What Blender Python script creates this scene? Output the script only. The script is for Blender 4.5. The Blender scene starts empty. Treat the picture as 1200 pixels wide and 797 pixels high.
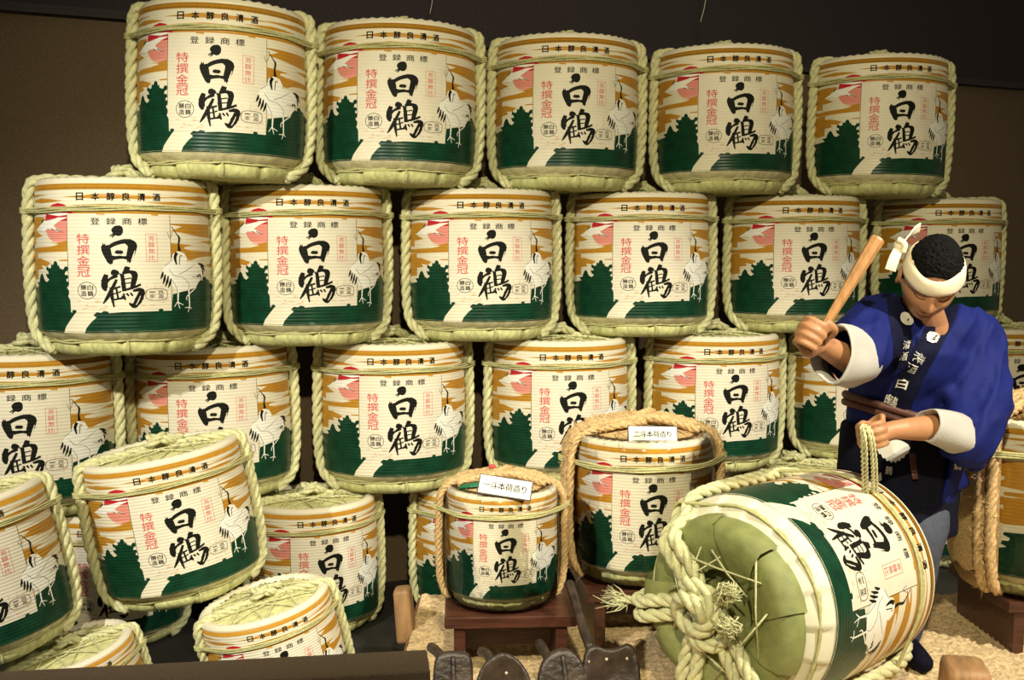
import bpy, bmesh, math, random
from mathutils import Vector, Matrix, noise
from mathutils.bvhtree import BVHTree

# ------------------------------------------------------------------ camera, light, exposure
SC = bpy.context.scene
COL = SC.collection
F_PX, CAM_H, HORIZON = 1250.0, 1.55, 300.0
PITCH = math.atan((398.5 - HORIZON) / F_PX)
cam_d = bpy.data.cameras.new('camera'); cam = bpy.data.objects.new('camera', cam_d); COL.objects.link(cam)
cam_d.sensor_width = 36.0; cam_d.lens = 36.0 * F_PX / 1200.0; cam_d.clip_start = 0.05
cam.location = (0, 0, CAM_H); cam.rotation_euler = (math.pi / 2 - PITCH, 0, 0)
SC.camera = cam
SC.view_settings.view_transform = 'Standard'; SC.view_settings.look = 'None'
SC.view_settings.exposure = 0.1; SC.view_settings.gamma = 1.0; SC.view_settings.use_curve_mapping = False

world = bpy.data.worlds.new('museum_room'); SC.world = world; world.use_nodes = True
bgn = world.node_tree.nodes['Background']
bgn.inputs[0].default_value = (1.0, 0.86, 0.58, 1); bgn.inputs[1].default_value = 0.16

def spot(name, loc, target, watts, color, angle, blend, size):
    d = bpy.data.lights.new(name, 'SPOT'); d.energy = watts; d.color = color
    d.spot_size = math.radians(angle); d.spot_blend = blend; d.shadow_soft_size = size
    o = bpy.data.objects.new(name, d); COL.objects.link(o); o.location = loc
    o.rotation_euler = (Vector(target) - Vector(loc)).to_track_quat('-Z', 'Y').to_euler()
    return o
spot('ceiling_spot_right', (2.6, 1.3, 3.4), (1.15, 3.25, 0.5), 620, (1.0, 0.93, 0.76), 60, 0.6, 0.05)
spot('ceiling_spot_left', (-1.9, 0.4, 3.0), (-0.8, 3.8, 0.65), 470, (1.0, 0.96, 0.83), 54, 0.7, 0.05)
spot('ceiling_spot_front', (0.1, -0.3, 3.2), (0.15, 4.6, 1.35), 560, (1.0, 0.90, 0.58), 66, 0.8, 0.06)

def ray_x(u, Y, z):                     # world x of pixel column u at depth Y and height z
    return (u - 600.0) / F_PX * (Y * math.cos(PITCH) + (CAM_H - z) * math.sin(PITCH))
def at(u, v, Y):                        # world point seen at pixel (u, v), Y metres in front of the camera
    dx = (u - 600.0) / F_PX; dz = -(v - 398.5) / F_PX
    d = Vector((dx, math.cos(PITCH) + dz * math.sin(PITCH), -math.sin(PITCH) + dz * math.cos(PITCH)))
    return Vector((0, 0, CAM_H)) + d * (Y / d.y)

# ------------------------------------------------------------------ materials
MATS = {}
def mat(name, color, rough=0.6, var=0.0, scale=20.0, stretch=(1, 1, 1), bump=0.0, bscale=None, color2=None,
        rib=None, spec=0.5, metallic=0.0, sheen=0.0, subsurf=0.0, coat=0.0, wavebump=None):
    m = bpy.data.materials.new(name); MATS[name] = m; m.use_nodes = True
    nt = m.node_tree; N = nt.nodes; L = nt.links
    b = N['Principled BSDF']; b.inputs['Roughness'].default_value = rough
    b.inputs['Specular IOR Level'].default_value = spec; b.inputs['Metallic'].default_value = metallic
    b.inputs['Coat Weight'].default_value = coat
    if sheen: b.inputs['Sheen Weight'].default_value = sheen
    if subsurf:
        b.inputs['Subsurface Weight'].default_value = subsurf
        b.inputs['Subsurface Radius'].default_value = (0.02, 0.008, 0.004)
    tc = N.new('ShaderNodeTexCoord'); mp = N.new('ShaderNodeMapping'); mp.inputs['Scale'].default_value = stretch
    L.new(tc.outputs['Object'], mp.inputs['Vector'])
    c = tuple(color) + (1,)
    if var or color2:
        nz = N.new('ShaderNodeTexNoise'); nz.inputs['Scale'].default_value = scale; nz.inputs['Detail'].default_value = 5
        L.new(mp.outputs[0], nz.inputs['Vector'])
        rp = N.new('ShaderNodeValToRGB')
        rp.color_ramp.elements[0].position = 0.32; rp.color_ramp.elements[1].position = 0.68
        c2 = tuple(color2) + (1,) if color2 else tuple(max(0, x * (1 - var)) for x in color) + (1,)
        c1 = c if color2 else tuple(min(1, x * (1 + var)) for x in color) + (1,)
        rp.color_ramp.elements[0].color = c2; rp.color_ramp.elements[1].color = c1
        L.new(nz.outputs['Fac'], rp.inputs[0]); L.new(rp.outputs[0], b.inputs['Base Color'])
    else:
        b.inputs['Base Color'].default_value = c
    last = None
    if rib:                              # fine horizontal cords under a printed straw mat
        sp = N.new('ShaderNodeSeparateXYZ'); L.new(tc.outputs['Object'], sp.inputs[0])
        mu = N.new('ShaderNodeMath'); mu.operation = 'MULTIPLY'; mu.inputs[1].default_value = 2 * math.pi / rib
        L.new(sp.outputs['Z'], mu.inputs[0])
        sn = N.new('ShaderNodeMath'); sn.operation = 'SINE'; L.new(mu.outputs[0], sn.inputs[0])
        bp = N.new('ShaderNodeBump'); bp.inputs['Strength'].default_value = 0.27; bp.inputs['Distance'].default_value = 0.0014
        L.new(sn.outputs[0], bp.inputs['Height']); last = bp
    if wavebump:
        wv = N.new('ShaderNodeTexWave'); wv.inputs['Scale'].default_value = wavebump[0]; wv.bands_direction = wavebump[1]
        wv.inputs['Distortion'].default_value = wavebump[2]
        L.new(tc.outputs['Object'], wv.inputs['Vector'])
        bp = N.new('ShaderNodeBump'); bp.inputs['Strength'].default_value = wavebump[3]; bp.inputs['Distance'].default_value = 0.004
        L.new(wv.outputs['Fac'], bp.inputs['Height'])
        if last: L.new(last.outputs[0], bp.inputs['Normal'])
        last = bp
    if bump:
        nb = N.new('ShaderNodeTexNoise'); nb.inputs['Scale'].default_value = bscale or scale * 2; nb.inputs['Detail'].default_value = 4
        L.new(mp.outputs[0], nb.inputs['Vector'])
        bp = N.new('ShaderNodeBump'); bp.inputs['Strength'].default_value = bump; bp.inputs['Distance'].default_value = 0.006
        L.new(nb.outputs['Fac'], bp.inputs['Height'])
        if last: L.new(last.outputs[0], bp.inputs['Normal'])
        last = bp
    if last: L.new(last.outputs[0], b.inputs['Normal'])
    return m
RIB = 0.0133
mat('wrap_cream', (0.74, 0.68, 0.53), 0.42, var=0.05, scale=9, rib=RIB, spec=0.25)
mat('print_gold', (0.47, 0.225, 0.022), 0.42, var=0.08, scale=30, rib=RIB, spec=0.25)
mat('print_red', (0.48, 0.02, 0.03), 0.42, rib=RIB, spec=0.25)
mat('print_pink', (0.72, 0.30, 0.24), 0.45, rib=RIB, spec=0.25)
mat('print_white', (0.84, 0.83, 0.76), 0.42, rib=RIB, spec=0.25)
mat('print_green', (0.005, 0.040, 0.019), 0.34, var=0.25, scale=25, rib=RIB, spec=0.2)
mat('print_label', (0.72, 0.665, 0.535), 0.5, var=0.04, scale=12, rib=RIB, spec=0.25)
mat('print_ink', (0.007, 0.0075, 0.005), 0.6, rib=RIB, spec=0.12)
mat('print_redtext', (0.60, 0.10, 0.09), 0.5, rib=RIB, spec=0.25)
mat('print_tan', (0.62, 0.40, 0.22), 0.5, rib=RIB, spec=0.25)
mat('rope_green', (0.60, 0.585, 0.33), 0.75, var=0.18, scale=60, bump=0.5, bscale=220)
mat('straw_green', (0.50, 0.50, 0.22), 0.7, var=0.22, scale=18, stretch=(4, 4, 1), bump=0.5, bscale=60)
mat('straw_top', (0.60, 0.58, 0.27), 0.75, var=0.25, scale=30, bump=0.6, bscale=120)
mat('cord_green', (0.48, 0.46, 0.22), 0.75, var=0.2, scale=80)
mat('wrap_plain', (0.76, 0.73, 0.56), 0.55, var=0.08, scale=9)
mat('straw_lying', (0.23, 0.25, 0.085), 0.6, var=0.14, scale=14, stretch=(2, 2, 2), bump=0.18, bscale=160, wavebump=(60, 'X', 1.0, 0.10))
mat('rope_tan', (0.62, 0.42, 0.20), 0.85, var=0.25, scale=70, bump=0.7, bscale=260)
mat('straw_tan', (0.55, 0.38, 0.17), 0.85, var=0.25, scale=40, stretch=(1, 1, 5), bump=0.7, bscale=90)
mat('stand_wood', (0.065, 0.022, 0.013), 0.35, var=0.35, scale=10, stretch=(1, 6, 6), bump=0.15)
mat('platform_wood', (0.20, 0.10, 0.05), 0.5, var=0.3, scale=8, stretch=(1, 8, 8), bump=0.15)
mat('block_wood', (0.36, 0.20, 0.09), 0.55, var=0.25, scale=10, stretch=(6, 1, 1), bump=0.2)
mat('mallet_wood', (0.38, 0.19, 0.07), 0.45, var=0.2, scale=12, stretch=(6, 6, 1), bump=0.1)
mat('mat_straw', (0.70, 0.51, 0.28), 0.85, var=0.35, scale=70, bump=0.6, bscale=150)
mat('felt_brown', (0.115, 0.078, 0.045), 0.95, var=0.35, scale=300, bump=0.5, bscale=500)
mat('dark_wall', (0.030, 0.022, 0.026), 0.9, var=0.4, scale=200)
mat('floor_dark', (0.022, 0.020, 0.018), 0.7, var=0.3, scale=6)
mat('board_brown', (0.085, 0.055, 0.032), 0.55, var=0.2, scale=120, bump=0.15, bscale=300)
mat('board_face', (0.012, 0.018, 0.020), 0.3)
mat('tool_dark', (0.032, 0.020, 0.014), 0.42, var=0.6, scale=25, bump=0.6, bscale=60)
mat('rivet', (0.55, 0.48, 0.34), 0.4, metallic=0.6)
mat('card_white', (0.80, 0.78, 0.70), 0.6)
mat('card_edge', (0.05, 0.035, 0.025), 0.6)
mat('wire', (0.4, 0.38, 0.33), 0.4)
mat('ribbon_green', (0.01, 0.14, 0.06), 0.3)
mat('ribbon_red', (0.6, 0.06, 0.05), 0.4)
# clear shrink film: a thin skin that lets light straight through and only adds gloss
m = bpy.data.materials.new('film'); MATS['film'] = m; m.use_nodes = True
nt = m.node_tree; N = nt.nodes; L = nt.links; N.remove(N['Principled BSDF'])
tr = N.new('ShaderNodeBsdfTransparent'); tr.inputs[0].default_value = (0.985, 0.985, 0.975, 1)
gl = N.new('ShaderNodeBsdfGlossy'); gl.inputs['Roughness'].default_value = 0.10
fr = N.new('ShaderNodeFresnel'); fr.inputs[0].default_value = 1.34
tc = N.new('ShaderNodeTexCoord'); nz = N.new('ShaderNodeTexNoise'); nz.inputs['Scale'].default_value = 14; nz.inputs['Detail'].default_value = 3
mp = N.new('ShaderNodeMapping'); mp.inputs['Scale'].default_value = (1, 1, 0.35)
bp = N.new('ShaderNodeBump'); bp.inputs['Strength'].default_value = 0.28; bp.inputs['Distance'].default_value = 0.02
mx = N.new('ShaderNodeMixShader')
L.new(tc.outputs['Object'], mp.inputs[0]); L.new(mp.outputs[0], nz.inputs['Vector']); L.new(nz.outputs['Fac'], bp.inputs['Height'])
L.new(bp.outputs[0], gl.inputs['Normal']); L.new(bp.outputs[0], fr.inputs['Normal'])
L.new(fr.outputs[0], mx.inputs[0]); L.new(tr.outputs[0], mx.inputs[1]); L.new(gl.outputs[0], mx.inputs[2])
L.new(mx.outputs[0], N['Material Output'].inputs[0])

# ------------------------------------------------------------------ mesh helpers
class MB:
    def __init__(s): s.v = []; s.f = []; s.m = []
    def add(s, vs, fs, mi=0):
        o = len(s.v); s.v += [tuple(p) for p in vs]
        for f in fs: s.f.append(tuple(o + i for i in f)); s.m.append(mi)
    def tube(s, path, rad, sides=6, closed=False, mi=0, caps=True, flat=1.0):
        n = len(path); path = [Vector(p) for p in path]
        rad = rad if isinstance(rad, (list, tuple)) else [rad] * n
        fr = frames(path, closed); vs = []
        for i in range(n):
            t, a, b = fr[i]
            for k in range(sides):
                th = 2 * math.pi * k / sides
                vs.append(path[i] + a * (math.cos(th) * rad[i]) + b * (math.sin(th) * rad[i] * flat))
        fs = []
        for i in range(n if closed else n - 1):
            j = (i + 1) % n
            for k in range(sides):
                k2 = (k + 1) % sides
                fs.append((i * sides + k, i * sides + k2, j * sides + k2, j * sides + k))
        if caps and not closed:
            fs.append(tuple(range(sides - 1, -1, -1))); fs.append(tuple((n - 1) * sides + k for k in range(sides)))
        s.add(vs, fs, mi)
    def rope(s, path, R, pitch=None, strands=3, step=None, sides=6, closed=False, mi=0, phase=0.0, jitter=0.0):
        pitch = pitch or R * 6.5
        P = resample(path, step or pitch / 9, closed); fr = frames(P, closed); n = len(P)
        ds = (P[1] - P[0]).length
        turns = n * ds / pitch
        if closed: turns = max(1, round(turns * strands)) / strands
        for q in range(strands):
            c = []
            for i in range(n):
                th = phase + 2 * math.pi * (turns * i / n + q / strands); t, a, b = fr[i]
                rr = R * 0.50 * (1 + jitter * math.sin(i * 1.7 + q))
                c.append(P[i] + (a * math.cos(th) + b * math.sin(th)) * rr)
            s.tube(c, R * 0.53, sides, False if not closed else False, mi)
    def box(s, c, size, rot=None, mi=0, taper=1.0):
        hx, hy, hz = (q / 2 for q in size); c = Vector(c); R = rot or Matrix.Identity(3)
        vs = []
        for z, tp in ((-hz, 1.0), (hz, taper)):
            for x, y in ((-hx, -hy), (hx, -hy), (hx, hy), (-hx, hy)): vs.append(c + R @ Vector((x * tp, y * tp, z)))
        s.add(vs, [(3, 2, 1, 0), (4, 5, 6, 7), (0, 1, 5, 4), (1, 2, 6, 5), (2, 3, 7, 6), (3, 0, 4, 7)], mi)
    def lathe(s, prof, seg=96, fn=None, mi=0, cap0=False, cap1=False, a0=0.0, a1=2 * math.pi):
        full = abs(a1 - a0 - 2 * math.pi) < 1e-6; vs = []; cnt = seg if full else seg + 1
        for (r, z) in prof:
            for k in range(cnt):
                a = a0 + (a1 - a0) * k / seg; rr, zz = fn(r, z, a) if fn else (r, z)
                vs.append((rr * math.sin(a), -rr * math.cos(a), zz))
        fs = []
        for i in range(len(prof) - 1):
            for k in range(seg):
                k2 = (k + 1) % cnt
                fs.append((i * cnt + k, i * cnt + k2, (i + 1) * cnt + k2, (i + 1) * cnt + k))
        if cap0: fs.append(tuple(range(cnt - 1, -1, -1)))
        if cap1: fs.append(tuple((len(prof) - 1) * cnt + k for k in range(cnt)))
        s.add(vs, fs, mi)
    def ellipsoid(s, c, r, rot=None, seg=12, rings=8, mi=0):
        c = Vector(c); R = rot or Matrix.Identity(3); vs = []; fs = []
        for i in range(1, rings):
            ph = math.pi * i / rings
            for k in range(seg):
                th = 2 * math.pi * k / seg
                vs.append(c + R @ Vector((r[0] * math.sin(ph) * math.cos(th), r[1] * math.sin(ph) * math.sin(th), r[2] * math.cos(ph))))
        vs += [c + R @ Vector((0, 0, r[2])), c - R @ Vector((0, 0, r[2]))]
        for i in range(rings - 2):
            for k in range(seg):
                k2 = (k + 1) % seg; fs.append((i * seg + k, (i + 1) * seg + k, (i + 1) * seg + k2, i * seg + k2))
        t = len(vs) - 2
        for k in range(seg):
            k2 = (k + 1) % seg; fs.append((t, k, k2)); fs.append((t + 1, (rings - 2) * seg + k2, (rings - 2) * seg + k))
        s.add(vs, fs, mi)
    def mesh(s, name, mats, smooth=True, bevel=None):
        me = bpy.data.meshes.new(name); me.from_pydata(s.v, [], s.f); me.update()
        for m_ in (mats if isinstance(mats, (list, tuple)) else [mats]): me.materials.append(MATS[m_])
        me.polygons.foreach_set('material_index', s.m)
        if bevel:
            bm = bmesh.new(); bm.from_mesh(me)
            bmesh.ops.bevel(bm, geom=[e for e in bm.edges if e.is_manifold and e.calc_face_angle(0) > 0.6], offset=bevel, segments=2, affect='EDGES', profile=0.6)
            bm.to_mesh(me); bm.free()
        me.polygons.foreach_set('use_smooth', [smooth] * len(me.polygons)); me.update()
        return me
    def build(s, name, mats, parent=None, smooth=True, bevel=None):
        return put(name, s.mesh(name, mats, smooth, bevel), parent)

def put(name, me, parent=None):
    o = bpy.data.objects.new(name, me); COL.objects.link(o)
    if parent: o.parent = parent
    return o
def frames(P, closed=False):
    n = len(P); T = []
    for i in range(n):
        if closed: t = P[(i + 1) % n] - P[i - 1]
        else: t = P[min(i + 1, n - 1)] - P[max(i - 1, 0)]
        T.append(t.normalized() if t.length > 1e-9 else Vector((0, 0, 1)))
    a = T[0].orthogonal().normalized(); out = []
    for i in range(n):
        a = a - T[i] * a.dot(T[i])
        a = a.normalized() if a.length > 1e-6 else T[i].orthogonal().normalized()
        out.append((T[i], a, T[i].cross(a)))
    return out
def smooth_path(pts, k=8, closed=False):          # Catmull-Rom
    P = [Vector(p) for p in pts]; n = len(P); out = []
    rng = n if closed else n - 1
    for i in range(rng):
        p0 = P[(i - 1) % n] if closed or i > 0 else P[0]; p1 = P[i]; p2 = P[(i + 1) % n]
        p3 = P[(i + 2) % n] if closed or i + 2 < n else P[-1]
        for j in range(k):
            t = j / k
            out.append(0.5 * ((2 * p1) + (p2 - p0) * t + (2 * p0 - 5 * p1 + 4 * p2 - p3) * t * t + (3 * p1 - p0 - 3 * p2 + p3) * t ** 3))
    if not closed: out.append(P[-1])
    return out
def resample(path, step, closed=False):
    P = [Vector(p) for p in path]
    if closed: P = P + [P[0]]
    L_ = [0.0]
    for i in range(1, len(P)): L_.append(L_[-1] + (P[i] - P[i - 1]).length)
    n = max(3, int(round(L_[-1] / step))); out = []; j = 0
    for i in range(n + 1):
        d = L_[-1] * i / n
        while j < len(P) - 2 and L_[j + 1] < d: j += 1
        t = (d - L_[j]) / max(1e-9, L_[j + 1] - L_[j]); out.append(P[j].lerp(P[j + 1], t))
    return out
def tag(o, label=None, cat=None, group=None, kind=None):
    if label: o['label'] = label
    if cat: o['category'] = cat
    if group: o['group'] = group
    if kind: o['kind'] = kind
    return o
def empty(name, loc=(0, 0, 0), rot=(0, 0, 0), label=None, cat=None, group=None):
    o = bpy.data.objects.new(name, None); COL.objects.link(o); o.location = loc; o.rotation_euler = rot
    o.empty_display_size = 0.1
    return tag(o, label, cat, group)
_txt = {}
def text_mesh(s, bold=0.0):                        # triangles of a string in em units, from the built-in font
    key = (s, bold)
    if key not in _txt:
        cu = bpy.data.curves.new('t', 'FONT'); cu.body = s; cu.size = 1.0; cu.offset = bold; cu.resolution_u = 2
        o = bpy.data.objects.new('t', cu); COL.objects.link(o)
        dg = bpy.context.evaluated_depsgraph_get(); me = bpy.data.meshes.new_from_object(o.evaluated_get(dg))
        _txt[key] = ([v.co.xy.copy() for v in me.vertices], [tuple(p.vertices) for p in me.polygons])
        bpy.data.objects.remove(o); bpy.data.curves.remove(cu); bpy.data.meshes.remove(me)
    return _txt[key]
def glyph_fit(ch, bold, x0, y0, x1, y1):           # glyph stretched to a box, y downwards
    vs, fs = text_mesh(ch, bold)
    ax = min(v.x for v in vs); bx = max(v.x for v in vs); ay = min(v.y for v in vs); by = max(v.y for v in vs)
    return [((v.x - ax) / (bx - ax) * (x1 - x0) + x0, y1 - (v.y - ay) / (by - ay) * (y1 - y0)) for v in vs], fs
# ------------------------------------------------------------------ the printed straw wrap of a barrel
# design sheet: P = arc length, Q = height, both in sheet pixels; 338 px = one radius, Q 85 = top rim, Q 690 = lower hem
PXR, ZS, HB, RB = 338.0, 0.088, 0.552, 0.300
SEG = 96
TZ = HB + ZS - 0.600
KZ = 1.35
DP = PXR * 2 * math.pi / SEG
def rbody(z):
    t = max(0.0, min(1.0, (z - ZS) / HB)); return RB + 0.005 * math.sin(math.pi * t) - 0.003 * t
def on_sheet(P, Q, layer):
    a = P / PXR; z = ZS + (690 - Q) / 605.0 * HB; r = rbody(z) + layer * 0.00032
    return (r * math.sin(a), -r * math.cos(a), z)
def seen_angle(s, kap=0.072):            # angle on a drum seen at relative distance 1/kap
    a = math.asin(max(-0.999, min(0.999, s)))
    for _ in range(12): a = math.asin(max(-0.9995, min(0.9995, s * (1 - kap * math.cos(a)) / math.sqrt(1 - kap * kap))))
    return a
def unroll(x5, y5, off=5.0, c=510.0, R=338.0):
    return (PXR * (seen_angle((x5 - c) / R) + math.radians(off)), y5)
def c3(x, y): return unroll((80 + x / 6.64) * 3.466, (65 + y / 6.64) * 3.466)
def c2(x, y): return unroll((175 + x / 6.64) * 3.466, (70 + y / 6.64) * 3.466)
def c4(x, y): return unroll((40 + x / 7.245) * 3.466, (45 + y / 7.245) * 3.466)
def c5(x, y): return (PXR * (seen_angle((x - 457) / 414.0, 0.06) - math.radians(19)), 222 + (y - 95) * 386 / 510.0)
def deg(a): return PXR * math.radians(a)

def decal(mb, vs, fs, layer, mi):
    bm = bmesh.new(); V = [bm.verts.new((x, y, 0)) for x, y in vs]
    for f in fs:
        try: bm.faces.new([V[i] for i in f])
        except ValueError: pass
    bm.normal_update()
    bmesh.ops.triangulate(bm, faces=[f for f in bm.faces if len(f.verts) > 3])
    xs = [v[0] for v in vs]; ys = [v[1] for v in vs]
    k = math.ceil(min(xs) / DP + 1e-6)
    while k * DP < max(xs):
        bmesh.ops.bisect_plane(bm, geom=bm.verts[:] + bm.edges[:] + bm.faces[:], plane_co=(k * DP, 0, 0), plane_no=(1, 0, 0)); k += 1
    k = math.ceil(min(ys) / 75.0)
    while k * 75 < max(ys):
        bmesh.ops.bisect_plane(bm, geom=bm.verts[:] + bm.edges[:] + bm.faces[:], plane_co=(0, k * 75, 0), plane_no=(0, 1, 0)); k += 1
    bm.verts.index_update()
    out = []
    for f in bm.faces:
        idx = [v.index for v in f.verts]
        if f.normal.z > 0: idx.reverse()           # Q runs downwards: flip so that the print faces out
        out.append(idx)
    mb.add([on_sheet(v.co.x, v.co.y, layer) for v in bm.verts], out, mi); bm.free()
def poly(mb, pts, layer, mi): decal(mb, pts, [tuple(range(len(pts)))], layer, mi)
def curve_poly(pts, k=4): return [(p.x, p.y) for p in smooth_path([(x, y, 0) for x, y in pts], k, True)]
def stroke(mb, pts, ws, layer, mi, k=5, rough=0.0, seed=1):
    P = smooth_path([(x, y, 0) for x, y in pts], k); n = len(P); rnd = random.Random(seed); A = []; B = []
    for i, p in enumerate(P):
        t = (P[min(i + 1, n - 1)] - P[max(i - 1, 0)]).normalized(); nn = Vector((-t.y, t.x, 0))
        s = i / (n - 1) * (len(ws) - 1); j = min(int(s), len(ws) - 2); w = (ws[j] + (ws[j + 1] - ws[j]) * (s - j)) / 2
        A.append(p + nn * w * (1 + rnd.uniform(-rough, rough))); B.append(p - nn * w * (1 + rnd.uniform(-rough, rough)))
    vs = [(q.x, q.y) for q in A + B]; fs = [(i, i + 1, n + i + 1, n + i) for i in range(n - 1)]
    decal(mb, vs, fs, layer, mi)
def text_run(mb, chars, fat, boxes, layer, mi):          # fat = extra stroke weight in sheet px
    for ch, (x0, y0, x1, y1) in zip(chars, boxes):
        vs, fs = glyph_fit(ch, 0.0, x0, y0, x1, y1)
        for j, (ox, oy) in enumerate(((-fat, 0), (fat, 0), (0, -fat), (0, fat)) if fat else ((0, 0),)):
            decal(mb, [(x + ox, y + oy) for x, y in vs], fs, layer + j * 0.04, mi)
CREAM, GOLD, RED, PINK, WHITE, GREEN, LABEL, INK, RTXT, TAN = range(10)
WRAP_MATS = ['wrap_cream', 'print_gold', 'print_red', 'print_pink', 'print_white', 'print_green', 'print_label', 'print_ink', 'print_redtext', 'print_tan']

def make_wrap():
    mb = MB(); rnd = random.Random(4)
    prof = [(rbody(ZS + HB * 0.965 * i / 16), ZS + HB * 0.965 * i / 16) for i in range(17)]
    prof += [(r_, z_ + TZ) for r_, z_ in ((0.2975, 0.588), (0.292, 0.598), (0.283, 0.604), (0.272, 0.606), (0.262, 0.603), (0.252, 0.596), (0.246, 0.588))]
    def scallop(r, z, a):
        if r < 0.285 and z > 0.58 + TZ: return r + 0.003 * math.cos(48 * a), z + 0.0022 * math.cos(48 * a)
        return r, z
    mb.lathe(prof, SEG, scallop, CREAM)
    def streak(a0, a1, q, th, lean=0.0, tip0=True, tip1=True, fork=True):
        n = 10; up = []; lo = []
        for i in range(n + 1):
            t = i / n; w = th
            if tip0: w *= min(1, t * 2.6 + 0.02)
            if tip1: w *= min(1, (1 - t) * 2.6 + 0.02)
            x = deg(a0 + (a1 - a0) * t); y = q + lean * (t - 0.5)
            up.append((x, y - w * (0.5 + 0.25 * rnd.random()))); lo.append((x, y + w * (0.5 + 0.25 * rnd.random())))
        poly(mb, up + lo[::-1], 1, GOLD)
    # gold cloud bands
    n = SEG
    decal(mb, [(deg(-180 + 360 * i / n), q) for q in (106, 129) for i in range(n + 1)], [(i, i + 1, n + 2 + i, n + 1 + i) for i in range(n)], 1, GOLD)
    streak(-36, 34, 157, 15, 0); streak(-78, -36, 170, 13, 4); streak(18, 60, 178, 10); streak(30, 95, 152, 13, -4); streak(-100, -50, 148, 8)
    streak(-30, 26, 190, 8); streak(36, 100, 196, 14, 2); streak(-115, -66, 196, 12, 2)
    decal(mb, [(deg(-36 + 136 * i / 36), q) for q in (210, 223) for i in range(37)], [(i, i + 1, 38 + i, 37 + i) for i in range(36)], 1, GOLD)
    stroke(mb, [c3(240, -6), c3(300, -2)], [10, 10], 5, GOLD); stroke(mb, [c3(640, -6), c3(690, -2)], [10, 10], 5, GOLD)
    poly(mb, [c2(*p) for p in ((140, 30), (240, 28), (440, 28), (440, 132), (390, 128), (330, 118), (240, 100), (150, 85), (200, 68), (240, 50), (140, 38))], 1, GOLD)
    poly(mb, [c2(*p) for p in ((140, 178), (200, 182), (322, 195), (255, 205), (248, 222), (300, 235), (380, 240), (455, 245), (455, 280), (400, 283), (350, 290), (300, 310), (140, 295))], 1, GOLD)
    e = deg(80)
    poly(mb, [(e - 8, 252), (deg(92), 256), (deg(118), 262), (deg(100), 285), (deg(88), 292), (e - 8, 312)], 1, GOLD)
    streak(78, 125, 372, 26, 6, False); streak(66, 130, 425, 22, -6); streak(60, 100, 330, 12)
    # gold patches on the side of the sun and trees
    poly(mb, [c4(*p) for p in ((62, 172), (100, 160), (150, 166), (110, 240), (88, 272), (132, 318), (95, 332), (62, 330))], 1, GOLD)
    poly(mb, [c4(*p) for p in ((62, 420), (110, 412), (190, 408), (255, 390), (185, 372), (240, 380), (318, 355), (318, 448), (200, 452), (100, 458), (62, 452))], 1, GOLD)
    poly(mb, [c4(*p) for p in ((62, 498), (120, 505), (190, 540), (160, 570), (120, 560), (130, 590), (62, 620))], 1, GOLD)
    poly(mb, [c4(*p) for p in ((250, 515), (318, 512), (318, 525), (262, 524))], 1, GOLD)
    poly(mb, [(deg(-88), 240), (deg(-70), 232), (deg(-70), 345), (deg(-92), 335), (deg(-80), 300), (deg(-104), 290)], 1, GOLD)
    streak(-125, -66, 395, 24, -8, True, False); streak(-120, -66, 452, 44, 10, True, False)
    for a in range(100, 250, 38):                       # round the back
        for q in (160, 205, 255, 300, 350, 400, 450, 500):
            streak(a + rnd.uniform(-12, 12), a + rnd.uniform(26, 52), q + rnd.uniform(-10, 10), rnd.uniform(10, 30), rnd.uniform(-8, 8))
    # sun
    cx, cy = c4(252, 214); R = 78
    def cap(q0, q1, layer, mi):
        ys = [q0 + (q1 - q0) * i / 14 for i in range(15)]
        w = [math.sqrt(max(0.0, R * R - (y - cy) ** 2)) for y in ys]
        vs = [(cx - a, y) for a, y in zip(w, ys)] + [(cx + a, y) for a, y in zip(w, ys)]
        decal(mb, vs, [(i, i + 1, 16 + i, 15 + i) for i in range(14)], layer, mi)
    cap(cy - R, cy - 8, 2, RED); cap(cy - 8, cy + R, 2, PINK)
    for q in range(-2, 9):
        y = cy + q * 7.5
        w = math.sqrt(max(1, R * R - (y - cy) ** 2)) - 3
        stroke(mb, [(cx - w, y), (cx, y), (cx + w, y)], [1.6, 1.6, 1.6], 2.5, RTXT, 3)
    poly(mb, [c4(*p) for p in ((140, 130), (190, 122), (250, 133), (330, 136), (330, 148), (260, 158), (200, 146))], 3, WHITE)
    poly(mb, [c4(*p) for p in ((88, 272), (112, 238), (150, 196), (185, 190), (232, 178), (252, 170), (330, 168), (290, 186), (262, 200), (216, 238), (250, 262), (288, 286), (240, 276), (205, 262), (168, 262), (150, 284), (128, 272))], 3, WHITE)
    for p, q in (((140, 196), (125, 215)), ((235, 262), (288, 290)), ((150, 182), (130, 196)), ((205, 262), (225, 270))):
        stroke(mb, [c4(*p), c4(*q)], [4, 2], 4, INK, 2)
    # dark green trees and hills
    zig = [c5(*q) for q in ((48, 572), (66, 575), (85, 560), (72, 548), (75, 530), (88, 528), (92, 512), (76, 500), (78, 485))]
    zig += [c4(*q) for q in ((84, 745), (96, 738), (86, 706), (102, 700), (106, 668), (113, 640), (122, 627), (130, 645), (136, 672), (144, 690), (158, 700), (176, 678), (160, 662), (152, 628), (172, 634), (170, 612), (156, 596), (160, 566), (178, 586), (192, 582), (196, 548), (208, 560), (216, 532), (230, 524), (240, 540), (244, 566), (254, 560), (258, 584), (284, 596), (300, 568), (320, 572), (318, 604), (300, 612), (294, 640), (312, 636), (323, 660), (304, 676), (310, 694), (323, 690), (323, 726), (308, 740), (323, 768), (323, 800))]
    back = [(deg(-180), 596), (deg(-165), 588), (deg(-150), 592), (deg(-135), 580), (deg(-122), 585)]
    hem = 689
    L0 = unroll(318, 604); L1 = unroll(292, 640); L2 = unroll(276, 665); L3 = unroll(268, hem)
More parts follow.
